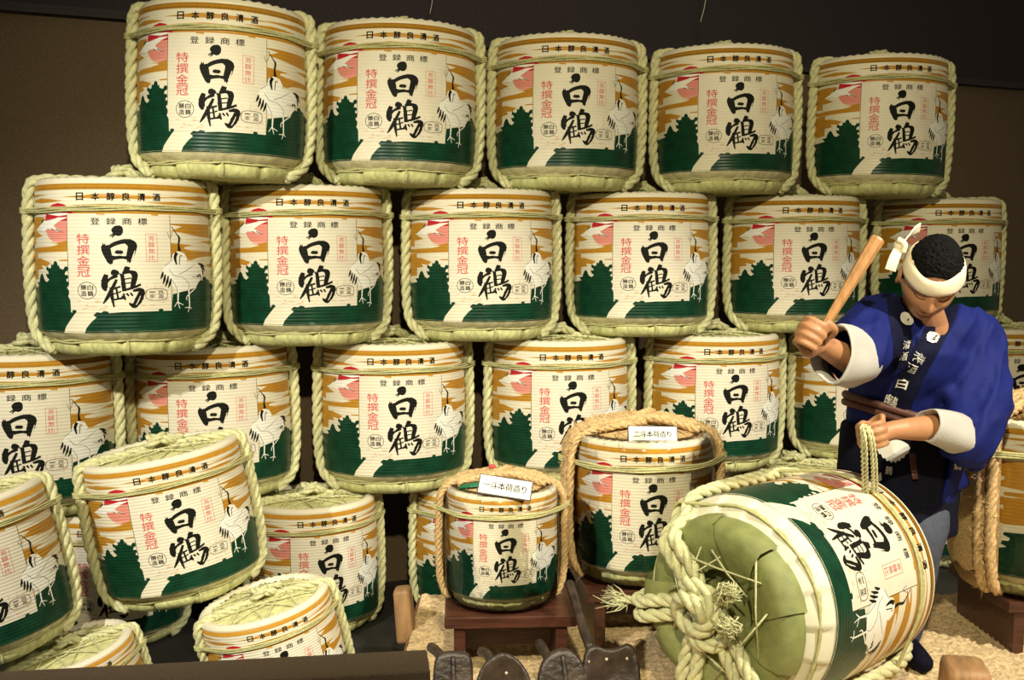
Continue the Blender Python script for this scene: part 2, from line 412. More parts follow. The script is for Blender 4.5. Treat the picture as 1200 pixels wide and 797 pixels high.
    poly(mb, back + zig + [L0, L1, L2, L3] + [(deg(a), hem) for a in range(-60, -181, -10)], 3, GREEN)
    right = [unroll(345, hem), unroll(352, 670), unroll(372, 645), unroll(395, 625), unroll(425, 612), unroll(500, 607), unroll(683, 603), c2(155, 572), c2(240, 552), c2(330, 530), c2(348, 490), c2(368, 468), c2(380, 475), c2(385, 445), c2(402, 440), c2(412, 462), c2(430, 470), c2(432, 490), c2(455, 505), c2(458, 525)]
    right += [(deg(88), 540), (deg(96), 530), (deg(104), 556), (deg(118), 560), (deg(130), 585), (deg(150), 580), (deg(165), 592), (deg(180), 596)]
    poly(mb, right + [(deg(a), hem) for a in range(180, -10, -10)], 3, GREEN)
    for (x, y, r) in ((400, 618, 16), (425, 610, 12), (310, 604, 9), (640, 603, 9)):
        px_, py_ = unroll(x, y); poly(mb, [(px_ + r * (1 + 0.25 * (k % 2)) * math.cos(k * math.pi / 5), py_ + 0.6 * r * (1 + 0.25 * (k % 2)) * math.sin(k * math.pi / 5)) for k in range(10)], 5, GREEN)
    # the label and its writing
    lx0, lx1 = unroll(293, 0)[0], unroll(683, 0)[0]
    poly(mb, [(lx0, 223), (lx1, 223), (lx1, 606), (lx0 + 6, 608), (lx0 + 5, 560), (lx0 - 4, 545), (lx0 + 3, 530), (lx0 - 3, 515), (lx0 + 2, 500)], 4, LABEL)
    stroke(mb, [(lx0, 224), (lx0, 500)], [2, 2], 4.5, INK, 2); stroke(mb, [(lx1, 224), (lx1, 606)], [1.6, 1.6], 4.5, INK, 2)
    xs = [unroll(340 + 59 * i, 0)[0] for i in range(6)]
    text_run(mb, '日本醇良清酒', 0.9, [(x - 14, 142, x + 14, 171) for x in xs], 2, INK)
    xs = [unroll(397 + 60 * i, 0)[0] for i in range(4)]
    text_run(mb, '登録商標', 0.3, [(x - 17, 239, x + 17, 266) for x in xs], 5, INK)
    x = unroll(350, 0)[0]
    text_run(mb, '特撰金冠', 0.35, [(x - 25, 301 + 43 * i, x + 25, 340 + 43 * i) for i in range(4)], 5, RTXT)
    x = unroll(609, 0)[0]
    text_run(mb, '芳醇無比', 0.0, [(x - 12, 308 + 25 * i, x + 12, 329 + 25 * i) for i in range(4)], 5, RTXT)
    box = [(x - 21, 300), (x + 21, 302), (x + 22, 410), (x - 20, 410), (x - 21, 300)]
    for p, q in zip(box, box[1:]): stroke(mb, [p, q], [1.5, 1.5], 5, RTXT, 2)
    def ring(cx, cy, rx, ry, w, mi, pw=1.0, n=28):
        vs = []
        for rr in (0, w):
            for k in range(n):
                c_, s_ = math.cos(2 * math.pi * k / n), math.sin(2 * math.pi * k / n)
                c_ = math.copysign(abs(c_) ** pw, c_); s_ = math.copysign(abs(s_) ** pw, s_)
                vs.append((cx + (rx - rr) * c_, cy + (ry - rr) * s_))
        decal(mb, vs, [(k, (k + 1) % n, n + (k + 1) % n, n + k) for k in range(n)], 5, mi)
    x, y = unroll(360, 522); ring(x, y, 37, 34, 2.2, INK)
    for ch, dx, dy in (('白', 13, -12), ('鶴', 13, 12), ('醸', -13, -12), ('造', -13, 12)):
        text_run(mb, ch, 0.3, [(x + dx - 11, y + dy - 10, x + dx + 11, y + dy + 10)], 5, INK)
    x, y = unroll(625, 540); ring(x, y, 43, 24, 2.0, INK, 0.6)
    for ch, dx, dy in (('良', 17, -9), ('風', 17, 9), ('一', -17, -10), ('家', -17, 6)):
        h = 2 if ch == '一' else 8
        text_run(mb, ch, 0.0, [(x + dx - 11, y + dy - h, x + dx + 11, y + dy + h)], 5, INK)
    for k in range(46):                                  # scattered brown flecks near the foot of the label
        a = rnd.uniform(lx0 + 20, lx1 - 14); q = rnd.uniform(548, 602) if k > 14 else rnd.uniform(462, 545)
        if k <= 14: a = rnd.uniform(unroll(575, 0)[0], unroll(650, 0)[0])
        l = rnd.uniform(4, 22) if k > 14 else rnd.uniform(3, 7)
        stroke(mb, [(a - l / 2, q), (a, q + rnd.uniform(-3, 3)), (a + l / 2, q)], [1.5, rnd.uniform(2, 4.5), 1.2], 4.6, TAN, 2)
    # brush writing
    def bp(pts, l=5, k=3): poly(mb, [c3(*p) for p in pts], l, INK)
    def bs(pts, ws, seed): stroke(mb, [c3(*p) for p in pts], [w * 0.535 for w in ws], 5 + seed * 0.03, INK, 5, 0.10, seed)
    bp([(345, 112), (356, 98), (372, 86), (405, 82), (424, 92), (431, 112), (428, 140), (412, 158), (392, 163), (375, 156), (352, 174), (343, 170), (360, 152), (333, 167), (330, 160), (356, 141), (347, 128)])
    bp([(268, 242), (276, 232), (283, 210), (290, 228), (299, 214), (303, 234), (320, 226), (334, 248), (341, 275), (346, 312), (353, 345), (348, 370), (330, 374), (312, 360), (296, 330), (281, 300), (270, 268)])
    bp([(316, 236), (340, 217), (368, 203), (400, 192), (435, 184), (480, 184), (508, 196), (524, 212), (531, 236), (522, 270), (512, 300), (492, 335), (472, 368), (464, 352), (456, 362), (452, 340), (443, 335), (450, 300), (458, 262), (461, 236), (440, 218), (412, 222), (384, 230), (356, 242), (334, 256)], 5.1)
    bp([(342, 328), (344, 306), (372, 311), (402, 307), (430, 312), (456, 310), (456, 338), (420, 331), (380, 336), (350, 343)], 5.2)
    x, y = c3(397, 282); poly(mb, [(x + 15.5 * math.cos(k * 0.524), y + (7 + (k % 3)) * math.sin(k * 0.524)) for k in range(12)], 5, INK)
    stroke(mb, [c3(512, 270), c3(500, 310), c3(484, 345)], [2, 5, 2], 5.4, LABEL, 3)
    bp([(332, 436), (340, 415), (362, 410), (388, 422), (396, 442), (380, 456), (384, 470), (366, 474), (350, 456), (336, 452)])
    S = [([(300, 448), (287, 500), (286, 545), (294, 572)], [28, 46, 42, 12]), ([(300, 505), (328, 480), (362, 464)], [22, 18, 26]),
         ([(374, 486), (345, 545), (310, 610), (272, 668)], [18, 24, 28, 8]), ([(332, 545), (338, 620), (350, 697)], [24, 24, 7]),
         ([(335, 560), (365, 553), (400, 538)], [13, 11, 15]), ([(348, 594), (372, 588), (404, 577)], [10, 9, 12]),
         ([(342, 640), (385, 632), (436, 620)], [13, 13, 22]), ([(368, 540), (374, 585), (382, 634)], [15, 14, 14]), ([(414, 606), (436, 642)], [26, 8]),
         ([(456, 390), (448, 412), (428, 440)], [34, 40, 22]), ([(414, 444), (420, 500), (428, 575)], [24, 28, 30]),
         ([(416, 440), (470, 430), (506, 450), (498, 500), (488, 550)], [20, 24, 46, 36, 30]), ([(430, 484), (480, 476)], [9, 9]), ([(430, 517), (484, 510)], [9, 9]),
         ([(422, 566), (490, 550), (550, 524)], [15, 18, 16]), ([(490, 572), (540, 564), (554, 584), (534, 634), (496, 684), (460, 664)], [16, 28, 48, 50, 40, 8]),
         ([(418, 592), (430, 606)], [15, 10]), ([(444, 590), (460, 612)], [15, 11]), ([(472, 586), (488, 612)], [15, 11]), ([(395, 447), (418, 452)], [13, 16])]
    for i, (p, w) in enumerate(S): bs(p, w, i)
    stroke(mb, [c3(545, 610), c3(528, 650), c3(510, 680)], [2, 4, 2], 5.9, LABEL, 3)
    # the standing crane
    poly(mb, [c2(*p) for p in ((160, 262), (200, 240), (245, 255), (268, 300), (264, 325), (345, 335), (372, 378), (385, 420), (345, 492), (330, 522), (270, 545), (200, 556), (150, 515), (140, 470), (102, 462), (80, 410), (96, 355), (150, 305))], 6, WHITE)
    stroke(mb, [c2(155, 52), c2(195, 112), c2(211, 140), c2(205, 190), c2(210, 240)], [2, 4, 9, 7, 14], 6.5, INK)
    stroke(mb, [c2(190, 252), c2(176, 290), c2(186, 345)], [14, 13, 5], 6.5, INK); stroke(mb, [c2(214, 270), c2(206, 345)], [4, 3], 6.5, INK)
    for p, q in (((84, 398), (64, 452)), ((100, 418), (80, 492)), ((122, 430), (98, 512)), ((142, 450), (120, 522)), ((350, 335), (396, 362)), ((368, 358), (398, 396)), ((376, 385), (382, 432)), ((352, 420), (364, 452)), ((338, 430), (346, 448))):
        stroke(mb, [c2(*p), c2((p[0] + q[0]) / 2 + 4, (p[1] + q[1]) / 2), c2(*q)], [5, 10, 2], 6.6, INK, 3)
    for pts in (((130, 380), (170, 430), (230, 440)), ((230, 440), (275, 490), (272, 535)), ((200, 420), (260, 390), (320, 345)), ((150, 460), (185, 530), (188, 570)), ((300, 440), (340, 440), (360, 425)), ((125, 95), (140, 140), (165, 88)), ((96, 355), (130, 330), (160, 305))):
        stroke(mb, [c2(*p) for p in pts], [1.6, 1.8, 1.2], 6.6, INK, 3)
    stroke(mb, [c2(222, 272), c2(228, 282)], [6, 5], 6.7, RED, 2)
    for pts, w in ((((195, 550), (192, 632)), 8), (((275, 540), (280, 682)), 8), (((330, 525), (262, 590), (260, 622)), 5), (((190, 630), (165, 668)), 4), (((190, 630), (206, 684)), 4), (((190, 634), (232, 656)), 4), (((280, 676), (244, 680)), 4), (((278, 676), (268, 714)), 4), (((280, 676), (294, 690)), 4)):
        stroke(mb, [c2(*p) for p in pts], [w, w * 0.7], 6, WHITE, 3)
    return mb.mesh('printed_wrap', WRAP_MATS)

# ------------------------------------------------------------------ other parts of a barrel (shared meshes)
ROPE_A = math.radians(81)
def hull_r(a, rb, ro, A=ROPE_A):
    d = abs(abs(a) - A); d0 = math.acos(rb / ro)
    return rb / math.cos(d0 - d) if d < d0 else rb
def seam(n, depth, r0=0.0):
    def fn(r, z, a):
        k = (a * n / (2 * math.pi)) % 1.0; s = math.exp(-((min(k, 1 - k)) / 0.06) ** 2)
        return (r * (1 - depth * s + 0.012 * math.sin(a * 5 + z * 60)) if r > 0.05 else r), z
    return fn
def m_skirt():
    mb = MB()
    def pleat(r, z, a): 
        w = max(0.0, (ZS + 0.004 - z) / 0.03); return r + 0.0050 * w * math.sin(a * 22 + 2 * math.sin(a * 5)), z
    mb.lathe([(RB + 0.0015, ZS + 0.006), (RB - 0.002, ZS), (0.287, 0.076), (0.268, 0.062), (0.252, 0.054)], 96, pleat)
    return mb.mesh('pleated_hem', 'hem_cream')
def m_base():
    mb = MB(); mb.lathe([(0.250, 0.060), (0.262, 0.048), (0.264, 0.032), (0.254, 0.013), (0.228, 0.0), (0.12, 0.001), (0.02, 0.002)], 112, seam(10, 0.065), cap1=False)
    return mb.mesh('straw_base', 'straw_green')
def m_top(n=10, r=0.246, jut=0.0):
    mb = MB(); mb.lathe([(r + 0.004, 0.586), (r - 0.03, 0.594), (0.14, 0.600), (0.004, 0.603)], 48, lambda q, z, a: (q, z + TZ + 0.003 * math.sin(a * 7 + q * 40)))
    return mb.mesh('straw_top', 'straw_top')
def m_thread(mname='rope_green', n=10, r=0.243):
    mb = MB(); rnd = random.Random(2)
    for k in range(n):
        a = 2 * math.pi * k / n + 0.2; b = a + 2 * math.pi * 0.39
        p = Vector((r * math.cos(a), r * math.sin(a), 0.596 + TZ)); q = Vector((r * math.cos(b), r * math.sin(b), 0.596 + TZ))
        mid = (p + q) / 2 + Vector((rnd.uniform(-.02, .02), rnd.uniform(-.02, .02), 0.012 + 0.004 * (k % 3)))
        mb.rope(smooth_path([p, p.lerp(mid, 0.5) + Vector((0, 0, 0.006)), mid, q.lerp(mid, 0.5) + Vector((0, 0, 0.006)), q], 5), 0.0055, strands=2, sides=4, step=0.02)
    return mb.mesh('binding_thread', mname)
def m_rope(side, mname='rope_green', R=0.0225, ro=0.3175, seed=0):
    s = side; c, sn = math.cos(ROPE_A - math.pi / 2), math.sin(ROPE_A - math.pi / 2)
    pts = [(0.03, 0, 0.606), (0.14, 0.006, 0.607), (0.235, 0, 0.609), (0.283, 0, 0.606), (0.310, -0.002, 0.59), (ro, -0.004, 0.545), (ro + 0.003, -0.004, 0.45), (ro + 0.006, 0, 0.32), (ro + 0.003, 0.004, 0.19), (ro - 0.006, -0.004, 0.115), (0.302, -0.020, 0.076), (0.270, -0.046, 0.038), (0.236, -0.078, 0.014)]
    mb = MB(); mb.rope(smooth_path([Vector((x * s * math.sin(ROPE_A), y - x * math.cos(ROPE_A), z)) for x, y, z in [(x, y, z + (TZ if z > 0.5 else TZ * 0.6 if z > 0.25 else 0)) for x, y, z in pts]], 6), R, phase=s)
    return mb.mesh('side_rope', mname)
def m_knot(mname='rope_green', R=0.0225):
    mb = MB()
    mb.rope(smooth_path([(-0.05, 0.0, 0.616), (-0.02, -0.035, 0.640), (0.02, -0.01, 0.655), (0.0, 0.04, 0.640), (-0.03, 0.01, 0.655), (0.03, -0.03, 0.638), (0.06, 0.0, 0.618)], 8), R * 0.9)
    mb.rope(smooth_path([(0.0, 0.03, 0.63), (0.05, 0.06, 0.63), (0.10, 0.07, 0.617)], 6), R * 0.8)
    mb.v = [(x, y, z + TZ) for x, y, z in mb.v]
    return mb.mesh('rope_knot', mname)
def m_cord(mname='cord_green', zc=0.533, rb=RB + 0.0066, ro=0.340, coil=0.319, n=3, r=0.0037, sag=0.004, A=ROPE_A):
    mb = MB()
    for k in range(n):
        dz = (k - (n - 1) / 2) * r * 1.9; pts = []
        for i in range(120):
            a = -math.pi + 2 * math.pi * i / 120; rr = hull_r(a, rb, ro, A) + 0.001 * math.sin(a * 6 + k * 2)
            pts.append(Vector((rr * math.sin(a), -rr * math.cos(a), zc + dz + sag * math.sin(2 * a + 0.6) + 0.0012 * math.sin(9 * a + k * 2))))
        mb.tube(pts, r, 6, True)
    if coil:
        for s in (-1, 1):
            for k in range(n):
                z = zc + (k - (n - 1) / 2) * r * 2 + s * 0.002
                mb.tube([Vector((s * coil * math.sin(A) + 0.0265 * math.cos(t * math.pi / 8), -coil * math.cos(A) + 0.0265 * math.sin(t * math.pi / 8), z + 0.003 * math.sin(t))) for t in range(16)], r, 5, True)
    return mb.mesh('tie_cord', mname)
def m_lowcord(mname='cord_green'):
    mb = MB()
    for k in range(2):
        pts = []
        for i in range(96):
            a = -math.pi + 2 * math.pi * i / 96; rr = hull_r(a, 0.262, 0.292)
            pts.append(Vector((rr * math.sin(a), -rr * math.cos(a), 0.053 + k * 0.007 + 0.004 * math.sin(3 * a + 1) + 0.002 * math.sin(11 * a + 2 * k))))
        mb.tube(pts, 0.0042, 5, True)
    mb.tube(smooth_path([(0.02, -0.264, 0.060), (0.025, -0.272, 0.036), (0.022, -0.262, 0.012)], 4), 0.0035, 5)
    return mb.mesh('lower_cord', mname)
mat('hem_cream', (0.66, 0.61, 0.37), 0.6, var=0.15, scale=14, stretch=(3, 3, 1), bump=0.3, bscale=50)
ME = dict(wrap=make_wrap(), skirt=m_skirt(), base=m_base(), top=m_top(), thread=m_thread(), ropeL=m_rope(-1), ropeR=m_rope(1), knot=m_knot(), cord=m_cord(), low=m_lowcord())

GR_WALL = 'straw-wrapped sake barrels stacked as a wall'
def barrel(loc, yaw, label, group, scale=1.0, tilt=(0, 0), cat='barrel', parts=None, zs=1.0):
    """tilt = (lean sideways to picture right, lean towards the viewer) in degrees, applied about the base"""
    t = empty('sake_barrel', loc, (0, 0, 0), label, cat, group)
    M = Matrix.Rotation(math.radians(tilt[0]), 3, 'Y') @ Matrix.Rotation(math.radians(tilt[1]), 3, 'X') @ Matrix.Rotation(yaw, 3, 'Z')
    t.rotation_euler = M.to_euler(); t.scale = (scale * 1.03, scale * 1.03, scale * zs)
    if parts: parts(t); return t
    put('printed_wrap', ME['wrap'], t); put('pleated_hem', ME['skirt'], t); put('straw_base', ME['base'], t)
    tp = put('straw_top', ME['top'], t); put('binding_thread', ME['thread'], tp)
    put('side_rope', ME['ropeL'], t); put('side_rope', ME['ropeR'], t); put('rope_knot', ME['knot'], t)
    put('tie_cord', ME['cord'], t); put('lower_cord', ME['low'], t)
    return t
def facing(x, y, delta): return math.radians(delta) - math.atan2(x, y)

# ------------------------------------------------------------------ the setting
def struct(o): return tag(o, kind='structure')
WDIR = Vector((0.929, 0.371, 0)).normalized(); WN = Vector((WDIR.y, -WDIR.x, 0))     # wall runs away to the right; WN faces the viewer
WROT = Matrix.Rotation(math.atan2(WDIR.y, WDIR.x), 3, 'Z')
W0 = Vector((0.0, 5.22, 0))
mb = MB(); mb.box((1, 2.4, -0.03), (12, 9.5, 0.06)); struct(mb.build('floor', 'floor_dark', smooth=False))
mb = MB(); mb.box(W0 + Vector((0, 0, 1.275)) - WN * 0.03, (11, 0.06, 2.55), WROT); struct(mb.build('wall_back', 'felt_brown', smooth=False))
mb = MB(); mb.box(W0 + Vector((0, 0, 2.55)) - WN * 0.02, (11, 0.12, 0.035), WROT); struct(mb.build('trim_1', 'dark_wall', smooth=False))
mb = MB(); mb.box(W0 + Vector((0, 0, 3.2)) - WN * 0.5, (11, 0.06, 1.6), WROT); struct(mb.build('wall_upper', 'dark_wall', smooth=False))

# ------------------------------------------------------------------ the wall of barrels
ORD = ['first', 'second', 'third', 'fourth', 'fifth', 'sixth', 'seventh']
rows = [('top', 1.83, [(260, 4.12, -5.5, 1.5), (467, 4.45, 1, 1.0), (662, 4.72, 7, 0.5), (847, 4.94, 12.6, 0), (1026, 5.16, 19, 0.8)]),
        ('second', 1.195, [(148, 4.02, -5, 0), (360, 4.42, 4.2, 0), (563, 4.65, 8, 0), (749, 4.90, 11, 0), (927, 5.15, 18, 0), (1094, 5.45, 26, 0)]),
        ('third', 0.56, [(38, 4.15, -9, 0), (254, 4.45, -2, -1), (461, 4.62, 6, 0), (654, 4.80, 11, 0), (834, 5.06, 19, 0), (1000, 5.32, 18, 0), (1165, 5.52, 22, 0)]),
        ('bottom', 0.0, [(135, 4.28, -4, 0), (368, 4.42, 14, -1), (556, 4.68, 12, 0), (745, 4.90, 14, 0), (925, 5.15, 14, 0), (1090, 5.42, 18, 0)])]
NOTES = {('top', 4): 'straw-wrapped sake barrel at the outer end of the top row, above the man',
         ('second', 5): 'straw-wrapped sake barrel standing directly behind the headband of the man',
         ('second', 4): 'straw-wrapped sake barrel in the second row, beside the raised wooden mallet',
         ('second', 0): 'straw-wrapped sake barrel at the free end of the second row, farthest from the man',
         ('third', 3): 'straw-wrapped third-row barrel partly hidden by the larger film-wrapped barrel',
         ('third', 5): 'straw-wrapped third-row barrel just below the fist holding the mallet',
         ('third', 6): 'straw-wrapped third-row barrel behind the back sleeve of the man',
         ('bottom', 1): 'straw-wrapped bottom-row barrel partly hidden behind the heap of smaller leaning barrels',
         ('bottom', 2): 'straw-wrapped bottom-row barrel hidden behind the smaller film-wrapped barrel'}
for rname, z, items in rows:
    for i, (u, Y, dl, tl) in enumerate(items):
        x = ray_x(u, Y, z + 0.3); k = len(items) - 1 - i
        lab = NOTES.get((rname, i)) or 'straw-wrapped sake barrel in the %s row, %s counted from the man\'s end' % (rname, ORD[k])
        barrel((x, Y, z), facing(x, Y, dl), lab, GR_WALL, 0.87 if rname == 'bottom' else 1.0, (tl, 0), zs=0.975)
# ------------------------------------------------------------------ the loose pile of smaller barrels
GR_PILE = 'smaller straw-wrapped sake barrels heaped in front of the wall'
def pile(u, Y, z, dl, s, tilt, label, zs=0.93):
    x = ray_x(u, Y, z + 0.25); return barrel((x, Y, z), facing(x, Y, dl), label, GR_PILE, s, tilt, zs=zs)
pile(114, 3.20, 0.0, 10, 0.62, (-12, 5), 'small sake barrel low in the heap, only its straw top above the brown board')
pile(342, 3.38, 0.055, 10, 0.68, (-12, 4), 'small tilted sake barrel with red sun and star-bound straw top, lowest in the heap')
pile(-98, 3.12, 0.0, -6, 0.60, (0, 0), 'small sake barrel at the bottom of the heap under another barrel', 0.86)
pile(218, 3.57, 0.415, 6, 0.83, (-9, 2), 'leaning sake barrel with rope across its top, set on two smaller barrels')
pile(-12, 3.13, 0.37, 2, 0.80, (-11, 2), 'leaning sake barrel on top of the heap, at the outer end of the heap')

# ------------------------------------------------------------------ low platform with a woven mat
PZ = 0.255
mb = MB(); mb.box((1.42, 3.10, PZ / 2 - 0.004), (3.56, 1.80, PZ - 0.008)); mb.build('platform', 'platform_wood', smooth=False, bevel=0.006)
pl = tag(bpy.data.objects['platform'], 'low dark wooden platform under the straw mat and display barrels', 'platform')
def woven(x0, x1, y0, y1, cx, cy, z):
    nx = int((x1 - x0) / cx * 2); ny = int((y1 - y0) / cy * 2); vs = []; fs = []; rnd = random.Random(8)
    for j in range(ny + 1):
        for i in range(nx + 1):
            c = ((i // 2) + (j // 2)) % 2
            h = 0.0095 * math.sin(math.pi * (i % 2 + 0.001) / 2 + 0.3) * (1 if c else 0.25) + (0.003 if j % 2 else -0.0045)
            jig = noise.noise((i * 0.7, j * 0.45, 3.3))
            vs.append((x0 + (x1 - x0) * i / nx + 0.004 * jig, y0 + (y1 - y0) * j / ny + 0.0025 * noise.noise((i * 0.5, j * 0.9, 7)), z + h + 0.002 * jig))
    for j in range(ny):
        for i in range(nx): fs.append((j * (nx + 1) + i, j * (nx + 1) + i + 1, (j + 1) * (nx + 1) + i + 1, (j + 1) * (nx + 1) + i))
    mb = MB(); mb.add(vs, fs); return mb
wm = woven(-0.345, 3.15, 2.25, 3.98, 0.036, 0.018, PZ + 0.004)
tag(wm.build('straw_mat', 'mat_straw'), 'coarse woven straw mat covering the platform under the barrels', 'mat')

# ------------------------------------------------------------------ stands
def stand(name, c, w, d, h, yaw, label):
    t = empty(name, c, (0, 0, yaw), label, 'stand', 'low wooden display stands')
    mb = MB(); mb.box((0, 0, h - 0.018), (w, d, 0.036)); mb.build('top_board', 'stand_wood', t, False, 0.004)
    for s in (-1, 1):
        mb = MB(); mb.box((s * (w / 2 - 0.045), 0, (h - 0.036) / 2), (0.035, d * 0.92, h - 0.036)); mb.build('leg_board', 'stand_wood', t, False, 0.003)
    mb = MB(); mb.box((0, 0, h * 0.42), (w - 0.12, 0.028, h * 0.30)); mb.build('stretcher', 'stand_wood', t, False, 0.003)
    return t
SA = Vector((ray_x(588, 3.32, 0.5), 3.32, PZ)); SB = Vector((ray_x(752, 3.60, 0.5), 3.60, PZ)); SC_ = Vector((1.785, 3.56, PZ))
MATTOP = 0.006
stand('display_stand', SA + Vector((0.02, 0, MATTOP)), 0.40, 0.36, 0.205, math.radians(3), 'reddish-brown wooden stand under the smaller film-wrapped barrel')
stand('display_stand', SB + Vector((0.01, 0.01, MATTOP)), 0.47, 0.42, 0.205, math.radians(6), 'reddish-brown wooden stand under the larger carded film-wrapped barrel')
stand('display_stand', SC_ + Vector((0.04, 0.02, MATTOP)), 0.47, 0.44, 0.180, math.radians(2), 'reddish-brown wooden stand behind the man, under the uncarded film-wrapped barrel')

# ------------------------------------------------------------------ film-wrapped display barrels with tan rope
def m_film():
    mb = MB(); prof = [(0.262, 0.002), (0.284, 0.012), (0.303, 0.045), (0.3125, 0.085)] + [(0.3125 + 0.004 * math.sin(math.pi * i / 8), 0.085 + 0.475 * i / 8) for i in range(1, 9)]
    prof += [(0.310, 0.602), (0.302, 0.628), (0.284, 0.646), (0.255, 0.652), (0.225, 0.648)]
    def cr(r, z, a): return r + 0.0022 * noise.noise((4 * math.sin(a), 4 * math.cos(a), z * 5)) + 0.0012 * math.sin(a * 21 + z * 17), z
    mb.lathe(prof, 96, cr); return mb.mesh('plastic_film', 'film')
def m_cover():
    mb = MB(); mb.lathe([(0.27, 0.004), (0.300, 0.05), (0.3185, 0.10), (0.322, 0.35), (0.3185, 0.58), (0.300, 0.635), (0.262, 0.648)], 64,
                        lambda r, z, a: (r + 0.004 * noise.noise((6 * math.sin(a), 6 * math.cos(a), z * 7)), z), a0=math.radians(84), a1=math.radians(276))
    return mb.mesh('straw_cover', 'straw_tan')
def m_tantop():
    mb = MB(); mb.lathe([(0.262, 0.626), (0.235, 0.646), (0.15, 0.664), (0.003, 0.672)], 48, lambda q, z, a: (q, z + 0.006 * noise.noise((9 * q * math.sin(a), 9 * q * math.cos(a), 4))))
    rnd = random.Random(5)
    for k in range(90):
        a = rnd.uniform(0, 6.28); r = rnd.uniform(0.02, 0.25); b = a + rnd.uniform(-1.2, 1.2); l = rnd.uniform(0.04, 0.12)
        z = 0.674 - 0.6 * r * r + rnd.uniform(0, 0.006)
        p = Vector((r * math.cos(a), r * math.sin(a), z)); q = p + Vector((l * math.cos(b), l * math.sin(b), rnd.uniform(-0.006, 0.012)))
        q.z = min(q.z, 0.684 - 0.6 * (q.x ** 2 + q.y ** 2) + rnd.uniform(0, 0.012))
        mb.tube([p, (p + q) / 2 + Vector((0, 0, 0.004)), q], [0.0022, 0.0022, 0.001], 4)
    return mb.mesh('straw_top', 'straw_tan')
def m_tanrope(side, wide=False):
    s = side; mb = MB(); rnd = random.Random(3 + s)
    for k, (dy, R) in enumerate(((-0.026, 0.021), (0.020, 0.022)) + (((-0.070, 0.020), (-0.112, 0.018)) if wide else ())):
        pts = [(0.0, dy * 0.6, 0.700), (0.14, dy, 0.694), (0.235, dy, 0.674), (0.29, dy, 0.652), (0.325, dy, 0.610), (0.337, dy, 0.54), (0.341, dy, 0.42), (0.343, dy, 0.30), (0.338, dy, 0.16), (0.318, dy, 0.065), (0.285, dy, 0.018)]
        P = smooth_path([(s * math.sqrt(max(x * x - (y + 0.012) ** 2, (x * 0.4) ** 2)), y + 0.012, z) for x, y, z in pts], 5)
        mb.rope(P, R, pitch=0.13, strands=4, sides=6, jitter=0.25, phase=k)
        for j in range(70):
            p = rnd.choice(P[8:]); d = Vector((s * rnd.uniform(0, 1), rnd.uniform(-1, 1), rnd.uniform(-1, 1))).normalized()
            q = p + d * rnd.uniform(0.028, 0.055); mb.tube([p, p.lerp(q, 0.6), q + Vector((0, 0, rnd.uniform(-.01, .01)))], [0.0016, 0.0014, 0.0007], 3)
    return mb.mesh('side_rope', 'rope_tan')
def m_tanknot():
    mb = MB(); rnd = random.Random(6)
    for k in range(4):
        y = 0.05 * (k - 1.5)
        mb.rope(smooth_path([(-0.24, y * 1.4 + 0.03, 0.668), (-0.10, y + 0.03, 0.702), (0.02, y * 0.6, 0.716), (0.12, y + 0.02, 0.700), (0.23, y * 1.5 + 0.02, 0.668)], 6), 0.020, pitch=0.14, strands=4, jitter=0.3, phase=k)
    mb.rope(smooth_path([(-0.06, -0.05, 0.70), (0.0, -0.02, 0.735), (0.05, 0.05, 0.725), (0.0, 0.07, 0.70), (-0.05, 0.02, 0.725)], 6), 0.02, pitch=0.13, strands=4, jitter=0.3)
    for j in range(110):
        p = Vector((rnd.uniform(-0.22, 0.22), rnd.uniform(-0.10, 0.12), 0.70)); p.z -= 0.9 * p.x * p.x
        q = p + Vector((rnd.uniform(-.05, .05), rnd.uniform(-.05, .05), rnd.uniform(0.0, .045))); mb.tube([p, p.lerp(q, .5) + Vector((0, 0, .004)), q], [.0018, .0016, .0007], 3)
    return mb.mesh('rope_bundle', 'rope_tan')
TM = dict(film=m_film(), cover=m_cover(), top=m_tantop(), rl=m_tanrope(-1), rw=m_tanrope(-1, True), rr=m_tanrope(1), knot=m_tanknot(), cord=m_cord(zc=0.533, rb=RB + 0.018, ro=0.366, coil=0.342, n=3, r=0.0045, A=math.radians(90)))
def tan_parts(t, left='rl'):
    put('printed_wrap', ME['wrap'], t); put('pleated_hem', ME['skirt'], t); put('straw_base', ME['base'], t)
    put('plastic_film', TM['film'], t); put('straw_cover', TM['cover'], t); put('straw_top', TM['top'], t)
    put('side_rope', TM[left], t); put('side_rope', TM['rr'], t); put('rope_bundle', TM['knot'], t); put('tie_cord', TM['cord'], t)
GR_TAN = 'film-wrapped display barrels bound with tan straw rope'
H1 = PZ + MATTOP + 0.205
b1 = barrel((SA.x, SA.y, H1), facing(SA.x, SA.y, 3), 'small film-wrapped sake barrel bound in tan rope, with tilted white card on top', GR_TAN, 0.565, parts=tan_parts, zs=1.0)
b2 = barrel((SB.x, SB.y, H1), facing(SB.x, SB.y, 8), 'larger film-wrapped sake barrel bound in tan rope, with level white card on top', GR_TAN, 0.755, parts=lambda t_: tan_parts(t_, 'rw'), zs=1.0)
b3 = barrel((SC_.x, SC_.y, PZ + MATTOP + 0.18), facing(SC_.x, SC_.y, 61), 'film-wrapped sake barrel with tan straw side, behind the man and without a card', GR_TAN, 0.86, parts=tan_parts, zs=1.05)
